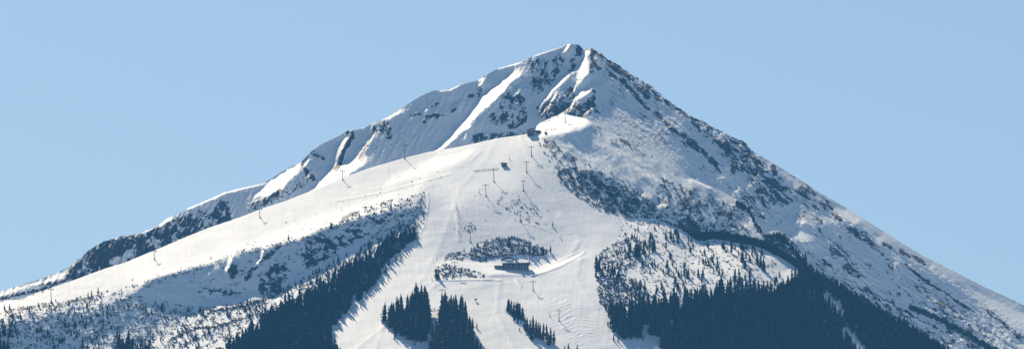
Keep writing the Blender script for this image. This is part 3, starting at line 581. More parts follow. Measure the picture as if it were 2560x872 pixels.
# trees standing alone or in twos and threes
iso = [
 (1272,614,24,'single spruce rising from the middle of the scrub above the lodge'), (1307,633,24,'slim spruce just behind the right end of the lodge'), (1323,637,30,'tallest of the spruces behind the right end of the lodge'),
 (1334,637,22,'stout spruce just right of the tallest one behind the lodge'), (1357,634,22,'small spruce standing alone right of the lodge'), (1376,631,20,'thin spruce farthest right on the lodge bench'),
 (1090,694,28,'leftmost spruce of the scrub island on the left side of the piste'), (1096,697,26,'spruce beside the leftmost one in the scrub island'), (1382,566,14,'tiny lone spruce on the open piste above the lodge road'),
 (721,599,15,'lone spruce on the edge of the sunny left plateau'), (245,736,20,'tallest spruce on the far left edge of the plateau'), (229,738,15,'middle spruce of three on the far left plateau edge'), (220,740,12,'smallest spruce of three on the far left plateau edge'),
 (24,771,14,'right spruce of the pair at the left border of the picture'), (11,773,15,'left spruce of the pair at the left border of the picture'), (73,777,15,'lone spruce right of the pair at the left border'), (139,752,8,'tiny spruce on the far left plateau beside a lift pylon'), (128,756,12,'small spruce at the foot of the leftmost lift pylon'),
 (1492,672,38,'tall slim spruce at the left edge of the sunny right slope'), (1498,678,34,'spruce next to the slim one at the left edge of the sunny right slope'), (1490,690,22,'small spruce below the slim one at the left edge of the right slope'), (1506,690,24,'low spruce in the scrub at the left edge of the right slope'),
 (1531,680,30,'broad spruce in the left part of the sunny right slope'), (1537,684,24,'spruce leaning on the broad one in the left part of the right slope'), (1547,692,26,'slim spruce just below the broad one on the right slope'),
 (1590,640,36,'left spruce of the tall pair amid the sunny right slope'), (1597,643,38,'right spruce of the tall pair amid the sunny right slope'), (1609,633,32,'slim spruce just right of the tall pair'), (1632,624,32,'broad dark spruce above the middle of the right slope'), (1637,627,30,'spruce grown together with the broad dark one above the middle of the right slope'),
 (1626,592,16,'small spruce near the top of the right slope'), (1637,574,14,'tiny spruce close under the top of the right slope'), (1665,597,18,'left one of two spruces under the spur crest'), (1677,597,28,'right one of two spruces under the spur crest'), (1694,598,30,'stout spruce at the left end of the crest belt'), (1665,622,20,'slim spruce below the two under the crest'),
 (1668,667,22,'thin spruce in the open middle of the right slope'), (1682,664,16,'bushy low spruce in the open middle of the right slope'), (1575,626,24,'spruce in the upper left of the right slope'), (1562,631,20,'small spruce by the piste edge in the upper left of the right slope'),
 (1784,662,13,'left one of the two tiny spruces on the brightest snow'), (1795,668,15,'right one of the two tiny spruces on the brightest snow'), (1806,620,20,'bushy spruce just under the rounded crest of the bright snow'), (1811,624,18,'spruce merging with the bushy one under the rounded crest'), (1828,634,24,'slim spruce below the crest belt, left of the notch'), (1838,624,16,'small spruce close under the crest belt'),
 (1856,655,30,'slim spruce in the middle of the bright snow with a long shadow'), (1893,660,34,'left one of the dark trio on the right side of the bright snow'), (1902,668,38,'middle one of the dark trio on the right side of the bright snow'), (1910,678,38,'right one of the dark trio on the right side of the bright snow'), (1875,684,22,'small spruce below and left of the dark trio'),
 (1837,708,42,'left one of the tall close pair amid the bright snow'), (1848,712,46,'right one of the tall close pair amid the bright snow'), (1746,692,24,'left one of the slim pair above the forest'), (1757,694,26,'right one of the slim pair above the forest'), (1720,696,26,'spruce left of the slim pair above the forest'), (1703,684,14,'little spruce high above the forest edge'),
 (1612,727,30,'spruce in the scrub above the left forest corner'), (1600,724,30,'left neighbour of the spruce in the scrub above the forest corner'), (1560,716,22,'low spruce in the shady scrub by the piste'),
 (1032,592,24,'topmost spruce of the left forest strip, beside the piste'), (1012,604,26,'second spruce from the top of the left forest strip'), (1021,600,20,'small spruce by the top of the left forest strip'), (1006,622,24,'spruce on the piste edge below the top of the left strip'), (998,632,16,'small spruce on the piste edge below the top of the left strip'),
 (989,652,14,'tiny spruce standing out on the snow by the left strip'), (972,664,26,'upright spruce on the snow patch by the left strip'), (964,682,24,'spruce at the lower end of the snow patch by the left strip'), (950,690,27,'left one of two spruces on the round snow knob'), (943,694,26,'spruce where the round snow knob meets the forest strip'),
 (206,872,34,'tall dark spruce low on the left slope, near the lower edge'), (218,880,26,'smaller spruce right of the tall one low on the left slope'), (197,884,18,'little spruce left of the tall one low on the left slope'),
 (815,626,26,'spruce in the shaded hollow under the sunny plateau'), (822,610,22,'upper spruce in the shaded hollow under the sunny plateau'), (810,650,22,'spruce at the lower lip of the shaded hollow'), (838,634,18,'small spruce at the right side of the shaded hollow'), (828,572,20,'dark spruce close under the plateau rim'), (1147,748,12,'tiny spruce between the two big clumps and the lodge road')]
for u, v, h, lab in iso[:-1]:
    spruce(u, v, h, lab, None, 1.1 if h > 24 else 1.25); NI += 1
NI += clump([(292,865),(335,862),(342,890),(290,895)], 11, 10, 34, 46, 'dark spruce in the clump at the lower edge of the left slope', 'spruces of the clump at the lower left edge')
NI += clump([(350,870),(375,868),(380,895),(350,895)], 10, 12, 30, 42, 'dark spruce in the small group right of the lower left clump', 'spruces of the group right of the lower left clump')
NI += clump([(0,825),(28,822),(30,850),(0,850)], 10, 10, 22, 32, 'shaded spruce at the left border low on the slope', 'shaded spruces at the left border')
NI += clump([(0,868),(20,868),(20,895),(0,895)], 9, 11, 26, 36, 'shaded spruce in the lower left corner', 'shaded spruces in the lower left corner')
# front of the right forest
RF_TOP = [(1525,798),(1545,792),(1575,790),(1600,782),(1640,778),(1700,762),(1735,752),(1775,760),(1810,742),(1850,746),(1893,742),(1925,742),(1956,738),(1975,722),(1990,700),(2000,668)]
LS_R = [(1042,586),(1036,600),(1005,625),(968,655),(948,690),(938,712),(922,730),(905,745),(880,765),(858,790),(832,818),(826,842),(850,890)]
LS_L = [(1036,575),(1000,592),(960,612),(935,632),(890,662),(850,690),(800,722),(755,748),(700,776),(640,812),(590,856),(540,900)]
def along(pts, step):
    out = []; p = np.array(pts, float); d = np.r_[0, np.cumsum(np.hypot(*np.diff(p, axis=0).T))]
    for s in np.arange(0, d[-1], step): out.append((np.interp(s, d, p[:, 0]), np.interp(s, d, p[:, 1])))
    return out
for u, v in along([(p[0]-5, p[1]) for p in LS_R], 9.5):
    hh = 22 if u > 930 else 30
    if NI < 298: spruce(u+rng.normal(0, 2), v+rng.normal(0, 2), hh*rng.uniform(.8, 1.25), 'dark spruce on the piste side edge of the left forest strip', 'spruces along the right edge of the left forest strip'); NI += 1
rest = along(RF_TOP, 6.3)+along([(p[0], p[1]+9) for p in RF_TOP], 8)
rest = rest[:max(0, 299-NI)]
for u, v in rest:
    spruce(u+rng.normal(0, 2.5), v+rng.normal(0, 6), rng.uniform(36, 62), 'tall dark spruce in the front rows along the upper edge of the right forest', 'spruces along the upper edge of the right forest'); NI += 1
print('individual trees', NI)
# the forests behind them read as masses
def noise_at(u, v): return float(perlin(np.array([u/30.0]), np.array([v/22.0]), 77)[0])
fr = Bulk(); GAPS = [([(2000,640),(2030,675),(2060,705),(2080,725)], 5), ([(2066,745),(2085,760),(2105,785)], 9), ([(1985,650),(1990,690),(2010,720)], 4), ([(2115,830),(2140,860),(2170,890)], 10), ([(1998,740),(2010,760)], 5)]
RF = RF_TOP+[(2012,668),(2040,692),(2106,730),(2150,758),(2190,780),(2232,808),(2260,815),(2316,852),(2378,893),(2480,955),(2480,1000),(1662,1000),(1658,850),(1640,838),(1590,846),(1560,848),(1532,828)]
for u, v, p in placed(scatter(RF, 9.5, 9)):
    far = np.clip((u-1950)/120, 0, 1); hp = (30+34*rng.random()**.8)*(1-far)+rng.uniform(16, 30)*far
    if any(segdist(np.array([u]), np.array([v]), g)[0] < w_ for g, w_ in GAPS): continue
    if v < np.interp(u, [q[0] for q in RF_TOP], [q[1] for q in RF_TOP])+60 and u < 1950 and fbm(np.array([u/26]), np.array([v/30]), 2, 401)[0] > .28: continue
    h = hp*p[1]/F; geo = SML[int(rng.integers(4))] if far > .5 or v > 830 else BIG[int(rng.integers(6))]
    fr.add(geo, p, h*1.3, h, rng.uniform(0, 6.28))
for u, v, p in placed(scatter([(2000,655),(2040,683),(2106,722),(2150,750),(2190,772),(2232,800),(2260,806),(2316,845),(2378,885),(2480,950),(2480,970),(2378,905),(2260,822),(2106,742),(2010,672)], 5, 5)):
    h = rng.uniform(14, 24)*p[1]/F; fr.add(SML[int(rng.integers(4))], p, h*1.3, h, rng.uniform(0, 6.28))
for u, v, p in placed(scatter([(1930,742),(1990,700),(2012,668),(2040,692),(2106,730),(2190,780),(2260,815),(2378,893),(2480,955),(2480,1000),(1930,1000)], 7.5, 6.5)):
    if any(segdist(np.array([u]), np.array([v]), g)[0] < w_ for g, w_ in GAPS) or noise_at(u, v) > .45: continue
    h = rng.uniform(14, 30)*p[1]/F; fr.add(SML[int(rng.integers(4))], p, h*1.5, h, rng.uniform(0, 6.28))
fr.build('forest', M_WOODS, 'dense dark spruce forest covering the lower right slope', 'forest')
fl = Bulk()
for u, v, p in placed(scatter(LS_L+[(540,1000),(850,1000)]+LS_R[::-1], 7.5, 6.5)):
    hp = rng.uniform(15, 28) if u > 900 else 18+22*rng.random()**1.3
    if noise_at(u, v) > .6: continue
    h = hp*p[1]/F; fl.add(SML[int(rng.integers(4))], p, h*1.55, h, rng.uniform(0, 6.28))
fl.build('forest', M_WOODS, 'diagonal strip of dense spruce forest left of the piste', 'forest')
fb = Bulk()
for k in range(620):
    s = rng.random(); u = 1735+s*262; v = np.interp(u, [1700,1745,1790,1850,1900,1950,2000], [578,600,596,606,616,640,672])-rng.uniform(-1, 6)
    p = PT('F', u, v); h = rng.uniform(13, 22)*p[1]/F; fb.add(SML[int(rng.integers(4))], p, h*1.4, h, rng.uniform(0, 6.28))
for k in range(90):
    u = rng.uniform(1640, 1745); v = np.interp(u, [1560,1640,1700,1745], [545,548,572,600])-rng.uniform(0, 4); p = PT('F', u, v); h = rng.uniform(4, 8)*(1+max(0,(u-1680)/50))*p[1]/F; fb.add(SML[int(rng.integers(4))], p, h*1.6, h, rng.uniform(0, 6.28))
for k in range(300):
    s = rng.random(); u = np.interp(s, [0, .35, 1], [1840, 1895, 2010]); v = np.interp(u, [1840,1875,1886,1903,1912,1946,1965,1980,1996,2012], [502,520,548,570,590,584,596,612,632,658])+rng.uniform(-1, 13)
    p = PT('F', u, v+2); h = rng.uniform(5, 11)*p[1]/F; fb.add(SML[int(rng.integers(4))], p, h*1.9, h, rng.uniform(0, 6.28))
fb.build('tree_belt', M_CROWN, 'dark belt of spruces along the gully behind the bright spur', 'tree belt')
ft = Bulk()
for k in range(260):
    s = rng.random(); u = np.interp(s, [0, 1], [2275, 2500]); v = np.interp(u, [2278,2335,2397,2441,2497], [770,792,824,852,882])+rng.normal(0, 3.5)
    p = PT('B', u, v); h = rng.uniform(5, 10)*p[1]/F; ft.add(SML[int(rng.integers(4))], p, h*1.6, h, rng.uniform(0, 6.28))
ft.build('tree_belt', M_CROWN, 'thin line of small trees in the gully far right', 'tree belt')
# ------------------------------------------------------------------ dwarf pine scrub
def bush_geo(seed, n=9):
    r = np.random.default_rng(seed); V = []; T = []
    for i in range(n):
        a = r.uniform(0, 6.28); d = abs(r.normal(0, .45)); x, y = d*math.cos(a), d*math.sin(a)
        L = r.uniform(.35, .75); w_ = r.uniform(.14, .26); k = len(V); b = r.uniform(0, 6.28)
        V += [(x-w_*math.cos(b), y-w_*math.sin(b), -.15), (x+w_*math.cos(b), y+w_*math.sin(b), -.15), (x+.35*x+r.normal(0, .1), y+.35*y+r.normal(0, .1), L), (x+w_*math.sin(b), y-w_*math.cos(b), .1)]
        T += [(k, k+1, k+2), (k+1, k+3, k+2), (k+3, k, k+2)]
    return np.array(V), np.array(T)
BUSH = [bush_geo(s) for s in range(30, 38)]
def scrub(zones, name, label, layer='F'):
    b = Bulk()
    for pts, su, thr, s0, s1, ns in zones:
        q = scatter(pts, su, su*.8)
        uu = np.array([a[0] for a in q]); vv = np.array([a[1] for a in q])
        keep = fbm((uu-vv*.3)/ns, vv/(ns*.8), 3, 131, .6)+rng.normal(0, .12, len(uu)) > thr
        P = PT(layer, uu, vv)
        for i in np.nonzero(keep)[0]:
            s = rng.uniform(s0, s1); b.add(BUSH[int(rng.integers(8))], P[i], s, s*rng.uniform(.8, 1.5), rng.uniform(0, 6.28))
    print(name, b.n); return b.build(name, M_SCRUB, label, 'scrub')
E_ = [(0,783),(78,770),(156,761),(234,742),(312,727),(400,702),(478,674),(540,662),(593,633),(665,624),(712,611),(753,602),(812,574),(859,561),(906,546),(950,536),(1009,517)]
def band(pts, up, dn): return [(x, y-up) for x, y in pts]+[(x, y+dn) for x, y in pts[::-1]]
scrub([([(1168,645),(1175,622),(1200,605),(1250,592),(1290,592),(1345,612),(1375,628),(1360,640),(1325,640),(1300,636),(1240,645),(1215,655),(1175,652)], 4.2, -.12, 1.2, 2.3, 12),
 ([(1110,650),(1118,635),(1160,625),(1168,632),(1155,652)], 4.2, -.15, 1.1, 2.0, 12), ([(1085,672),(1110,660),(1140,665),(1175,672),(1215,685),(1208,695),(1150,690),(1130,700),(1092,697)], 4.2, -.1, 1.1, 2.2, 12),
 ([(1154,577),(1166,560),(1172,549),(1182,556),(1190,572),(1176,582),(1164,575)], 4.2, -.02, .8, 1.7, 9), ([(1240,485),(1300,490),(1355,525),(1358,560),(1310,558),(1240,510)], 5.5, .12, .8, 1.7, 14), ([(1110,540),(1200,470),(1340,480),(1400,560),(1380,620),(1120,620)], 11, .3, .5, 1.1, 12)], 'dwarf_pine_scrub', 'patches of dark dwarf pine scrub around the lodge')
scrub([([(1392,425),(1440,420),(1500,430),(1560,465),(1620,498),(1690,548),(1560,545),(1500,528),(1440,492),(1400,458)], 4.2, -.08, 1.2, 2.4, 13), ([(1340,345),(1380,350),(1440,395),(1450,425),(1395,430),(1360,390)], 4.4, .06, .9, 1.8, 14),
 ([(1440,400),(1560,440),(1680,520),(1740,570),(1690,550),(1560,465)], 6, .15, .9, 1.9, 16), ([(1640,440),(1740,470),(1850,520),(1890,590),(1780,590),(1690,555)], 5, .08, 1.0, 2.4, 18), ([(1470,318),(1560,352),(1620,388),(1600,392),(1500,345)], 5, .1, .8, 1.6, 14)], 'dwarf_pine_scrub', 'dwarf pine scrub dotting the slope right of the upper piste')
scrub([([(1490,640),(1560,590),(1545,555),(1640,552),(1700,582),(1737,608),(1797,602),(1887,620),(1940,655),(1930,740),(1800,740),(1600,770),(1500,770)], 6.2, .02, .9, 1.9, 15), ([(1490,690),(1600,700),(1640,770),(1545,790),(1500,760)], 4.2, -.12, 1.2, 2.3, 16), ([(1495,635),(1560,580),(1620,620),(1560,700),(1495,690)], 4.8, .0, 1.0, 2.2, 14)], 'dwarf_pine_scrub', 'dwarf pine scrub over the sunny slope above the right forest')
scrub([(band(E_, 9, 7), 4.8, .0, .8, 1.8, 16), (band(E_[4:], 26, -6), 9, .15, .6, 1.4, 18), ([(840,560),(905,520),(1010,490),(1064,480),(1064,560),(1040,590),(1000,600),(900,620),(960,560),(1012,520)], 5.0, .0, .9, 2.1, 16), ([(930,480),(1000,430),(1100,400),(1150,385),(1100,425),(1000,460)], 12, .25, .6, 1.1, 14), ([(700,560),(1100,420),(1120,440),(1060,480),(850,545),(700,590)], 10, .2, .5, 1.2, 14)], 'dwarf_pine_scrub', 'dwarf pine scrub along the rim of the sunny left plateau')
scrub([([(0,790),(240,748),(340,738),(500,770),(640,748),(740,705),(860,650),(1000,600),(950,640),(800,722),(640,812),(560,880),(0,900)], 4.6, .05, .8, 1.9, 19), (band([(487,820),(537,817),(587,802),(640,786)], 3, 3), 3, -.3, .9, 1.8, 10), (band([(420,852),(487,820),(525,778),(587,770),(634,758),(681,742),(706,724)], 3, 4), 3.4, -.25, 1.0, 2.0, 10), ([(430,700),(650,640),(820,580),(900,570),(860,630),(740,690),(640,735),(500,745)], 7, .25, 1.0, 2.2, 18)], 'dwarf_pine_scrub', 'dwarf pine scrub and saplings over the rough left slope')
sap = Bulk()
for pts, n, h0, h1, thr in (([(0,795),(240,755),(500,775),(640,752),(700,760),(560,872),(0,900)], 380, 6, 16, .0), ([(640,752),(740,710),(900,620),(1010,560),(1040,560),(960,615),(800,722),(660,800)], 420, 7, 17, -.1), ([(1495,640),(1560,590),(1640,560),(1900,630),(1960,700),(1940,750),(1560,780),(1500,750)], 330, 7, 20, 0), (band(E_, 6, 4), 90, 5, 10, 0)):
    xs = [p[0] for p in pts]; ys = [p[1] for p in pts]; uu = rng.uniform(min(xs), max(xs), n*4); vv = rng.uniform(min(ys), max(ys), n*4); k = pip(uu, vv, pts) & (fbm(uu/40, vv/60, 2, 171) > thr)
    uu = uu[k][:n]; vv = vv[k][:n]; P = PT('F', uu, vv)
    for i in range(len(uu)):
        h = rng.uniform(h0, h1)*P[i][1]/F; sap.add(SML[int(rng.integers(4))], P[i], h*1.35, h, rng.uniform(0, 6.28))
for pts, n, h0, h1 in (([(940,770),(1090,740),(1100,870),(1060,880),(960,840)], 16, 7, 20), ([(1085,760),(1180,780),(1230,930),(1190,930)], 12, 7, 20), ([(1258,760),(1300,770),(1400,850),(1380,872),(1300,830)], 10, 6, 16), ([(1060,560),(1000,640),(930,730),(830,830),(850,840),(960,730),(1030,640)], 18, 6, 18), ([(1500,760),(1535,860),(1660,850),(1655,830),(1560,835),(1525,770)], 22, 8, 22)):
    xs = [q[0] for q in pts]; ys = [q[1] for q in pts]; uu = rng.uniform(min(xs), max(xs), n*5); vv = rng.uniform(min(ys), max(ys), n*5); k = pip(uu, vv, pts); uu = uu[k][:n]; vv = vv[k][:n]; P = PT('F', uu, vv)
    for i in range(len(uu)):
        h = rng.uniform(h0, h1)*P[i][1]/F; sap.add(SML[int(rng.integers(4))], P[i], h*1.35, h, rng.uniform(0, 6.28))
sap.build('young_spruces', M_CROWN, 'young spruces scattered thickly over the rough slopes', 'saplings')

# ------------------------------------------------------------------ ski lift pylons
def pylon(u, v, hpx, label, group, rz=0, arm=5.2, lean=0):
    p = PT('F', u, v); h = hpx*p[1]/F; e = empty('lift_pylon', p, rz); e.rotation_euler = (0, lean, rz)
    MB().tube((0, 0, -1.0), (0, 0, h), .40, .27, 10).build('pole', M_STEEL, e)
    a = arm/2
    MB().box(-a, a, -.18, .18, h-.55, h-.15).build('crossarm', M_STEEL, e)
    for s in (-1, 1):
        w_ = MB().box(s*a-.12, s*a+.12, -1.6, 1.6, h-.95, h-.65).build('wheel_train', M_DSTEEL, e)
        for y in (-1.3, -.45, .45, 1.3): MB().tube((s*a-.1, y, h-1.1), (s*a+.1, y, h-1.1), .28, .28, 10).build('wheel', M_DSTEEL, w_)
    b = MB(); b.box(-a*.5, a*.5, -.9, -.75, h-.1, h+.0); b.tube((0, 0, h-.2), (0, -.8, h), .08, .08, 6); b.tube((-.45, 0, h), (-.45, 0, h+.9), .06, .06, 5); b.tube((.45, 0, h), (.45, 0, h+.9), .06, .06, 5); b.tube((-.45, 0, h+.9), (.45, 0, h+.9), .06, .06, 5)
    b.build('work_platform', M_STEEL, e)
    MB().box(-.95, .95, -.95, .95, -1.2, .25).build('footing', M_STONE, e)
    tag(e, label, 'pylon', group)
gA, gB, gC = 'pylons of the lift along the left plateau', 'pylons of the left lift over the piste', 'pylons of the right lift over the piste'
for a in ((128,754,34,'leftmost lift pylon, low on the left plateau',gA), (386,648,23,'lift pylon at the lower end of the smooth left plateau',gA), (650,544,24,'lift pylon at the rim of the plateau before the rocky wall',gA), (857,450,25,'T shaped lift pylon on the plateau before the sunny apron',gA), (1012,397,36,'tall pylon at the crest seen against the shaded wall',gA)):
    pylon(a[0], a[1], a[2], a[3], a[4], .5, 4.6, R(-3) if a[0] < 1000 else 0)
for a in ((1235,454,31,'lift pylon just below the small hut and the snow fence',gB), (1215,490,29,'lift pylon left of the piste centre with a long thin shadow',gB), (1176,604,26,'lift pylon with a broad crossarm above the scrub left of the lodge',gB), (1137,681,27,'lift pylon rising from the scrub island left of the lodge',gB), (1106,772,50,'tall lift pylon beside the top of the right big clump',gB)):
    pylon(*a, rz=.1, arm=6.0, lean=R(-1.5))
for a in ((1329,390,24,'topmost lift pylon below the summit station',gC), (1317,431,28,'second lift pylon below the summit station',gC), (1309,476,25,'third lift pylon below the summit station',gC), (1301,553,26,'lift pylon above the lodge on the open snow',gC), (1333,726,24,'lift pylon on the piste just below the lodge',gC), (1398,801,27,'lift pylon beside the wavy snow low on the piste',gC)):
    pylon(*a, rz=-.05, arm=4.6, lean=R(-1.5))
pylon(1413, 306, 23, 'lift pylon standing on top of the bright knoll', None, 0, 4.4)

# ------------------------------------------------------------------ buildings
def window(p, x, z, wd, ht, y, n=2):
    f = MB(); t = .12
    f.box(x-wd/2-t, x+wd/2+t, y-.08, y-.01, z-t, z); f.box(x-wd/2-t, x+wd/2+t, y-.08, y-.01, z+ht, z+ht+t); f.box(x-wd/2-t, x-wd/2, y-.08, y-.01, z, z+ht); f.box(x+wd/2, x+wd/2+t, y-.08, y-.01, z, z+ht)
    for i in range(1, n): q = z+ht*i/n; f.box(x-wd/2, x+wd/2, y-.07, y-.02, q-.04, q+.04)
    w_ = f.build('window', M_WOOD, p); MB().box(x-wd/2, x+wd/2, y-.05, y-.03, z, z+ht).build('pane', M_GLASS, w_)
L = empty('ski_lodge', PT('F', 1280, 675)+np.array([0, 1.0, 0]), R(-4))
MB().box(-8.2, 15, 0, 11, -2.5, 1.2).build('plinth', M_STONE, L)
MB().box(-8, 14.8, .15, 10.8, 1.2, 5.6).build('wall', M_WOOD, L)
rf = MB().prismx([(-1.3, 5.45), (5.5, 8.6), (12.2, 5.45), (12.2, 5.75), (5.5, 8.95), (-1.3, 5.75)], -8.9, 15.8).build('roof', M_ROOF, L)
MB().prismx([(-1.0, 5.95), (5.5, 8.97), (11.8, 5.95), (11.6, 6.35), (5.5, 9.35), (-.8, 6.3)], -8.5, 15.4).build('roof_snow', M_RSNOW, rf)
ch = MB().box(2.6, 4.6, 2.2, 4.0, 6.4, 9.9).build('chimney', M_STONE, rf)
MB().box(2.4, 4.8, 2.0, 4.2, 9.9, 10.15).build('chimney_cap', M_ROOF, ch)
for x in (-6.2, -3.6, -1.0, 3.2, 5.6, 8.0, 10.4, 12.9): window(L, x, 1.7, 1.35, 3.1, .15, 3)
d_ = MB().box(.55, 2.05, .05, .13, -.2, 3.2).build('door', M_PLANK, L); MB().box(1.75, 1.85, -.02, .04, 1.2, 1.4).build('handle', M_STEEL, d_)
MB().box(-15.5, -8.3, 1, 9.5, -2.2, 3.4).build('side_wing', M_STONE, L)
MB().box(-16.6, -7.9, -.6, 10.2, 3.42, 3.8).build('wing_roof', M_ROOF, L)
MB().box(-16.4, -8.1, -.2, 10.0, 3.82, 4.3, .25).build('wing_roof_snow', M_RSNOW, L)
for x in (-14.2, -12, -9.8): window(L, x, .9, 1.5, 1.5, 1.0, 1)
up = MB().box(-9.5, .8, 7.5, 15.0, 3, 9.6).build('upper_floor', M_PLANK, L)
MB().prism([(-10.6, 9.5), (-8, 11.3), (-4.3, 12.1), (-.6, 11.3), (2.0, 9.5), (2.0, 9.8), (-.6, 11.65), (-4.3, 12.5), (-8, 11.65), (-10.6, 9.8)], 6.6, 15.8).build('arched_roof', M_ROOF, L)
for x in (-7.6, -4.4, -1.2): window(L, x, 7.0, 1.6, 1.5, 7.5, 1)
rl = MB(); rl.box(-17.2, -8.2, -3.4, .8, -.4, .1)
for x in np.arange(-17, -8, 1.1): rl.box(x-.05, x+.05, -3.35, -3.25, .1, 1.15)
rl.box(-17.2, -8.2, -3.38, -3.22, 1.15, 1.27); rl.build('terrace', M_PLANK, L)
for x in (-7.9, -3, 2.4, 7.3, 12.2, 14.7): MB().box(x-.12, x+.12, -.95, -.71, -1.5, 5.5).build('post', M_WOOD, L)
L.scale = (1.05, 1.05, 1.2)
tag(L, 'wide dark timber ski lodge with arched upper roof on the snow bench', 'lodge')
Hh = empty('lift_hut', PT('F', 1261, 417), R(8))
MB().box(-2.5, 2.5, 0, 3.6, -1.2, 3.2).build('wall', M_WOOD, Hh); MB().prismx([(-1.0, 3.0), (1.8, 4.3), (4.6, 3.0), (4.6, 3.3), (1.8, 4.65), (-1.0, 3.3)], -3.4, 3.2).build('roof', M_ROOF, Hh)
MB().prismx([(1.9, 4.67), (4.5, 3.4), (4.4, 3.75), (1.9, 4.95)], -3.3, 3.1).build('roof_snow', M_RSNOW, Hh)
window(Hh, -1.1, 1.3, 1.5, 1.1, 0, 1); MB().box(.9, 1.8, -.07, -.01, -.2, 2.3).build('door', M_PLANK, Hh); MB().box(2.6, 5.4, .5, 1.0, -1, .5).build('side_wall', M_STONE, Hh)
tag(Hh, 'small dark gabled hut alone in the middle of the upper piste', 'hut')
S = empty('lift_station', PT('F', 1334, 338.5), R(-3))
MB().box(-6.6, .8, 0, 6, -1.5, 5.0).build('engine_house', M_DSTEEL, S)
MB().prism([(-7.2, 4.9), (-4.6, 6.3), (-1, 6.9), (1.2, 6.6), (1.2, 7.0), (-1, 7.3), (-4.6, 6.7), (-7.2, 5.3)], -.8, 6.6).build('curved_roof', M_ROOF, S)
MB().box(.9, 7.6, .5, 4.8, 3.3, 5.6, .35).build('drive_housing', M_STEEL, S)
for x in (2.2, 6.2): MB().tube((x, 2.6, -1.5), (x, 2.6, 3.35), .45, .4, 10).build('column', M_STEEL, S)
MB().tube((4.3, 2.6, 2.75), (4.3, 2.6, 3.05), 2.1, 2.1, 20).build('bullwheel', M_DSTEEL, S)
MB().box(1.5, 8.2, -.6, 1.4, -1.2, .55).build('ramp_wall', M_STONE, S)
for x in (-5.2, -3.1, -1.0): window(S, x, 2.2, 1.2, 1.3, 0, 1)
tag(S, 'dark lift station with curved roof on the upper end of the piste', 'lift station')
K = empty('lift_cabin', PT('F', 1364, 335), 0)
MB().box(-1.1, 1.1, 0, 2.2, -.6, 2.1).build('wall', M_DSTEEL, K); MB().box(-1.4, 1.4, -.3, 2.5, 2.12, 2.4).build('roof', M_ROOF, K); window(K, 0, 1.0, 1.2, .8, 0, 1)
tag(K, 'tiny dark operator cabin on the snow just right of the lift station', 'cabin')
Wb = empty('avalanche_barrier', PT('B', 1231, 342), R(-6))
MB().box(-4.6, 4.6, 0, .25, .3, 1.7).build('barrier_panel', M_DSTEEL, Wb)
for x in (-4.2, -1.4, 1.4, 4.2): MB().tube((x, .4, -1), (x, .4, 1.9), .11, .11, 6).build('post', M_STEEL, Wb)
tag(Wb, 'long low dark barrier in front of the shaded wall behind the crest', 'barrier')
# snow fence below the hut
n = 16; Pf = PT('F', np.linspace(1184, 1246, n+1), np.linspace(428.5, 422, n+1)); Sf = empty('snow_fence', Pf[0]); Q = Pf-Pf[0]; q = MB()
for i in range(n):
    for s in range(3):
        if rng.random() < .2: continue
        a = len(q.V); z = .25+s*.3; A = Q[i]; B = Q[i+1]
        B = A+(B-A)*rng.uniform(.7, .97)
        q.V += [(A[0], A[1], A[2]+z), (B[0], B[1], B[2]+z), (B[0], B[1], B[2]+z+.17), (A[0], A[1], A[2]+z+.17), (A[0], A[1]+.05, A[2]+z), (B[0], B[1]+.05, B[2]+z), (B[0], B[1]+.05, B[2]+z+.17), (A[0], A[1]+.05, A[2]+z+.17)]
        q.F += [(a, a+1, a+2, a+3), (a+7, a+6, a+5, a+4), (a, a+4, a+5, a+1), (a+3, a+2, a+6, a+7)]
q.build('slats', M_PLANK, Sf)
for i in range(n+1): MB().tube((Q[i][0], Q[i][1]-.15, Q[i][2]-.5), (Q[i][0], Q[i][1]-.15, Q[i][2]+1.6), .09, .08, 6).build('post', M_WOOD, Sf)
tag(Sf, 'low dark slatted snow fence left of the small hut on the upper piste', 'fence')
# snow lances and guns
def lance(u, v, label, group=None, hgt=5.0):
    e = empty('snow_lance', PT('F', u, v), rng.uniform(-.4, .4)); e.rotation_euler[1] = rng.uniform(-.25, .05)
    MB().tube((0, 0, -.5), (0, 0, hgt), .13, .08, 6).build('pole', M_STEEL, e); MB().tube((0, 0, hgt), (.35, -.25, hgt+.5), .16, .10, 6).build('nozzle_head', M_DSTEEL, e); MB().tube((0, 0, 0), (0, 0, 1.7), .34, .34, 8).build('pole_padding', M_RED, e)
    tag(e, label, 'snow lance', group)
for u, v, lab in ((1143,523,'topmost snow lance of the row left of the piste centre'), (1147,541,'second snow lance from the top of the row on the piste'), (1147,560,'third snow lance from the top of the row on the piste'), (1147,581,'lowest snow lance of the row on the piste'), (1199,483,'snow lance on the piste left of the pylon with the long shadow'), (1092,648,'snow lance at the left end of the lodge road'), (1080,700,'snow lance on the piste left of the scrub island'), (1274,400,'snow lance on the piste just above the small hut'), (1404,600,'snow lance on open snow right of the lodge pines'), (843,824,'snow lance by the forest low on the left side of the piste'), (1375,790,'snow lance leaning left of the lowest lift pylon')):
    lance(u, v, lab, 'snow lances on the piste')
G = empty('snow_gun', PT('F', 1190, 753), .5)
MB().tube((-1.3, 0, 1.9), (1.1, 0, 2.3), .75, .6, 14).build('fan_barrel', M_DSTEEL, G); MB().tube((0, 0, 0), (0, 0, 1.7), .2, .2, 8).build('stand', M_STEEL, G)
for a in (0, 2.1, 4.2): MB().tube((0, 0, .5), (1.5*math.cos(a), 1.5*math.sin(a), -.1), .09, .09, 6).build('leg', M_STEEL, G)
tag(G, 'dark barrel shaped snow gun alone on the piste right of the big clumps', 'snow gun')
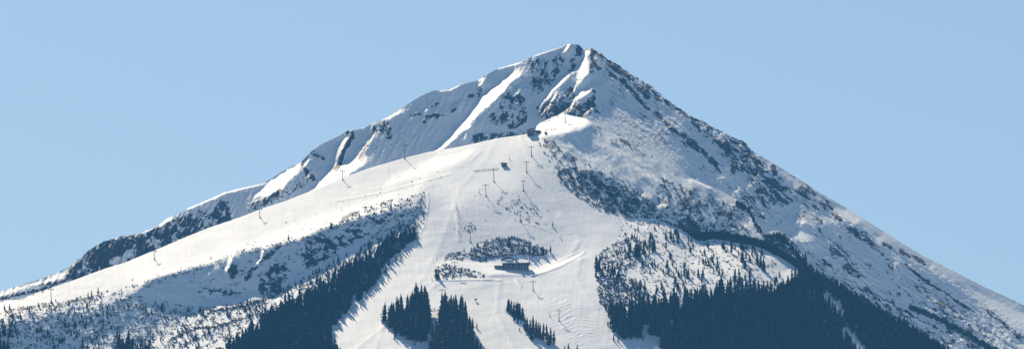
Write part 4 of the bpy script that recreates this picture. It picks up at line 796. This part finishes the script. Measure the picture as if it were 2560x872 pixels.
#P2END
# ------------------------------------------------------------------ light, air, camera
w = bpy.data.worlds.new('World'); scene.world = w; w.use_nodes = True
nt = w.node_tree; bg = nt.nodes['Background']; sky = nt.nodes.new('ShaderNodeTexSky'); sky.sky_type = 'NISHITA'; sky.sun_disc = False
sky.sun_elevation = SUN_EL; sky.sun_rotation = -SUN_AZ; sky.altitude = 1200; sky.air_density = 1.0; sky.dust_density = .9; sky.ozone_density = 2.5
tint = nt.nodes.new('ShaderNodeMix'); tint.data_type = 'RGBA'; tint.blend_type = 'MULTIPLY'; tint.inputs['Factor'].default_value = 1; tint.inputs['B'].default_value = (1.0, 1.0, .91, 1)
nt.links.new(sky.outputs['Color'], tint.inputs['A']); nt.links.new(tint.outputs['Result'], bg.inputs['Color']); bg.inputs['Strength'].default_value = .064
sd = bpy.data.lights.new('sun', 'SUN'); sd.energy = 4.6; sd.angle = R(.53); sd.color = (1, .84, .60)
so = bpy.data.objects.new('sun', sd); COL.objects.link(so)
from mathutils import Vector
Ld = Vector((-math.cos(SUN_EL)*math.sin(SUN_AZ), math.cos(SUN_EL)*math.cos(SUN_AZ), math.sin(SUN_EL)))
so.rotation_euler = Ld.to_track_quat('Z', 'Y').to_euler()
HAZE = 4.0e-5
if HAZE:
    hm = bpy.data.meshes.new('haze'); x0, x1, y0, y1, z0, z1 = -9500, 9500, -9500, 13500, -3.4, 1420
    hv = [(x, y, z) for z in (z0, z1) for y in (y0, y1) for x in (x0, x1)]
    hm.from_pydata(hv, [], [(0, 2, 3, 1), (4, 5, 7, 6), (0, 1, 5, 4), (2, 6, 7, 3), (0, 4, 6, 2), (1, 3, 7, 5)])
    ho = bpy.data.objects.new('haze', hm); COL.objects.link(ho); ho['kind'] = 'stuff'; ho['label'] = 'thin blue haze in the air between viewer and mountain'
    ho['category'] = 'haze'
    m = bpy.data.materials.new('haze'); m.use_nodes = True; t = m.node_tree; t.nodes.clear()
    o = t.nodes.new('ShaderNodeOutputMaterial'); v = t.nodes.new('ShaderNodeVolumePrincipled'); v.inputs['Density'].default_value = HAZE; v.inputs['Color'].default_value = (.12, .44, 1.0, 1)
    v.inputs['Anisotropy'].default_value = 0.0
    t.links.new(v.outputs[0], o.inputs['Volume']); hm.materials.append(m)
cd = bpy.data.cameras.new('camera'); cam = bpy.data.objects.new('camera', cd); COL.objects.link(cam)
cam.location = (0, 0, 0); cam.rotation_euler = (R(90)+PITCH, 0, 0); cd.sensor_width = 36; cd.lens = 18/math.tan(R(HF/2)); cd.clip_end = 60000; cd.clip_start = 1
scene.camera = cam
scene.view_settings.view_transform = 'Standard'; scene.view_settings.look = 'None'; scene.view_settings.gamma = 1; scene.view_settings.exposure = 0.76
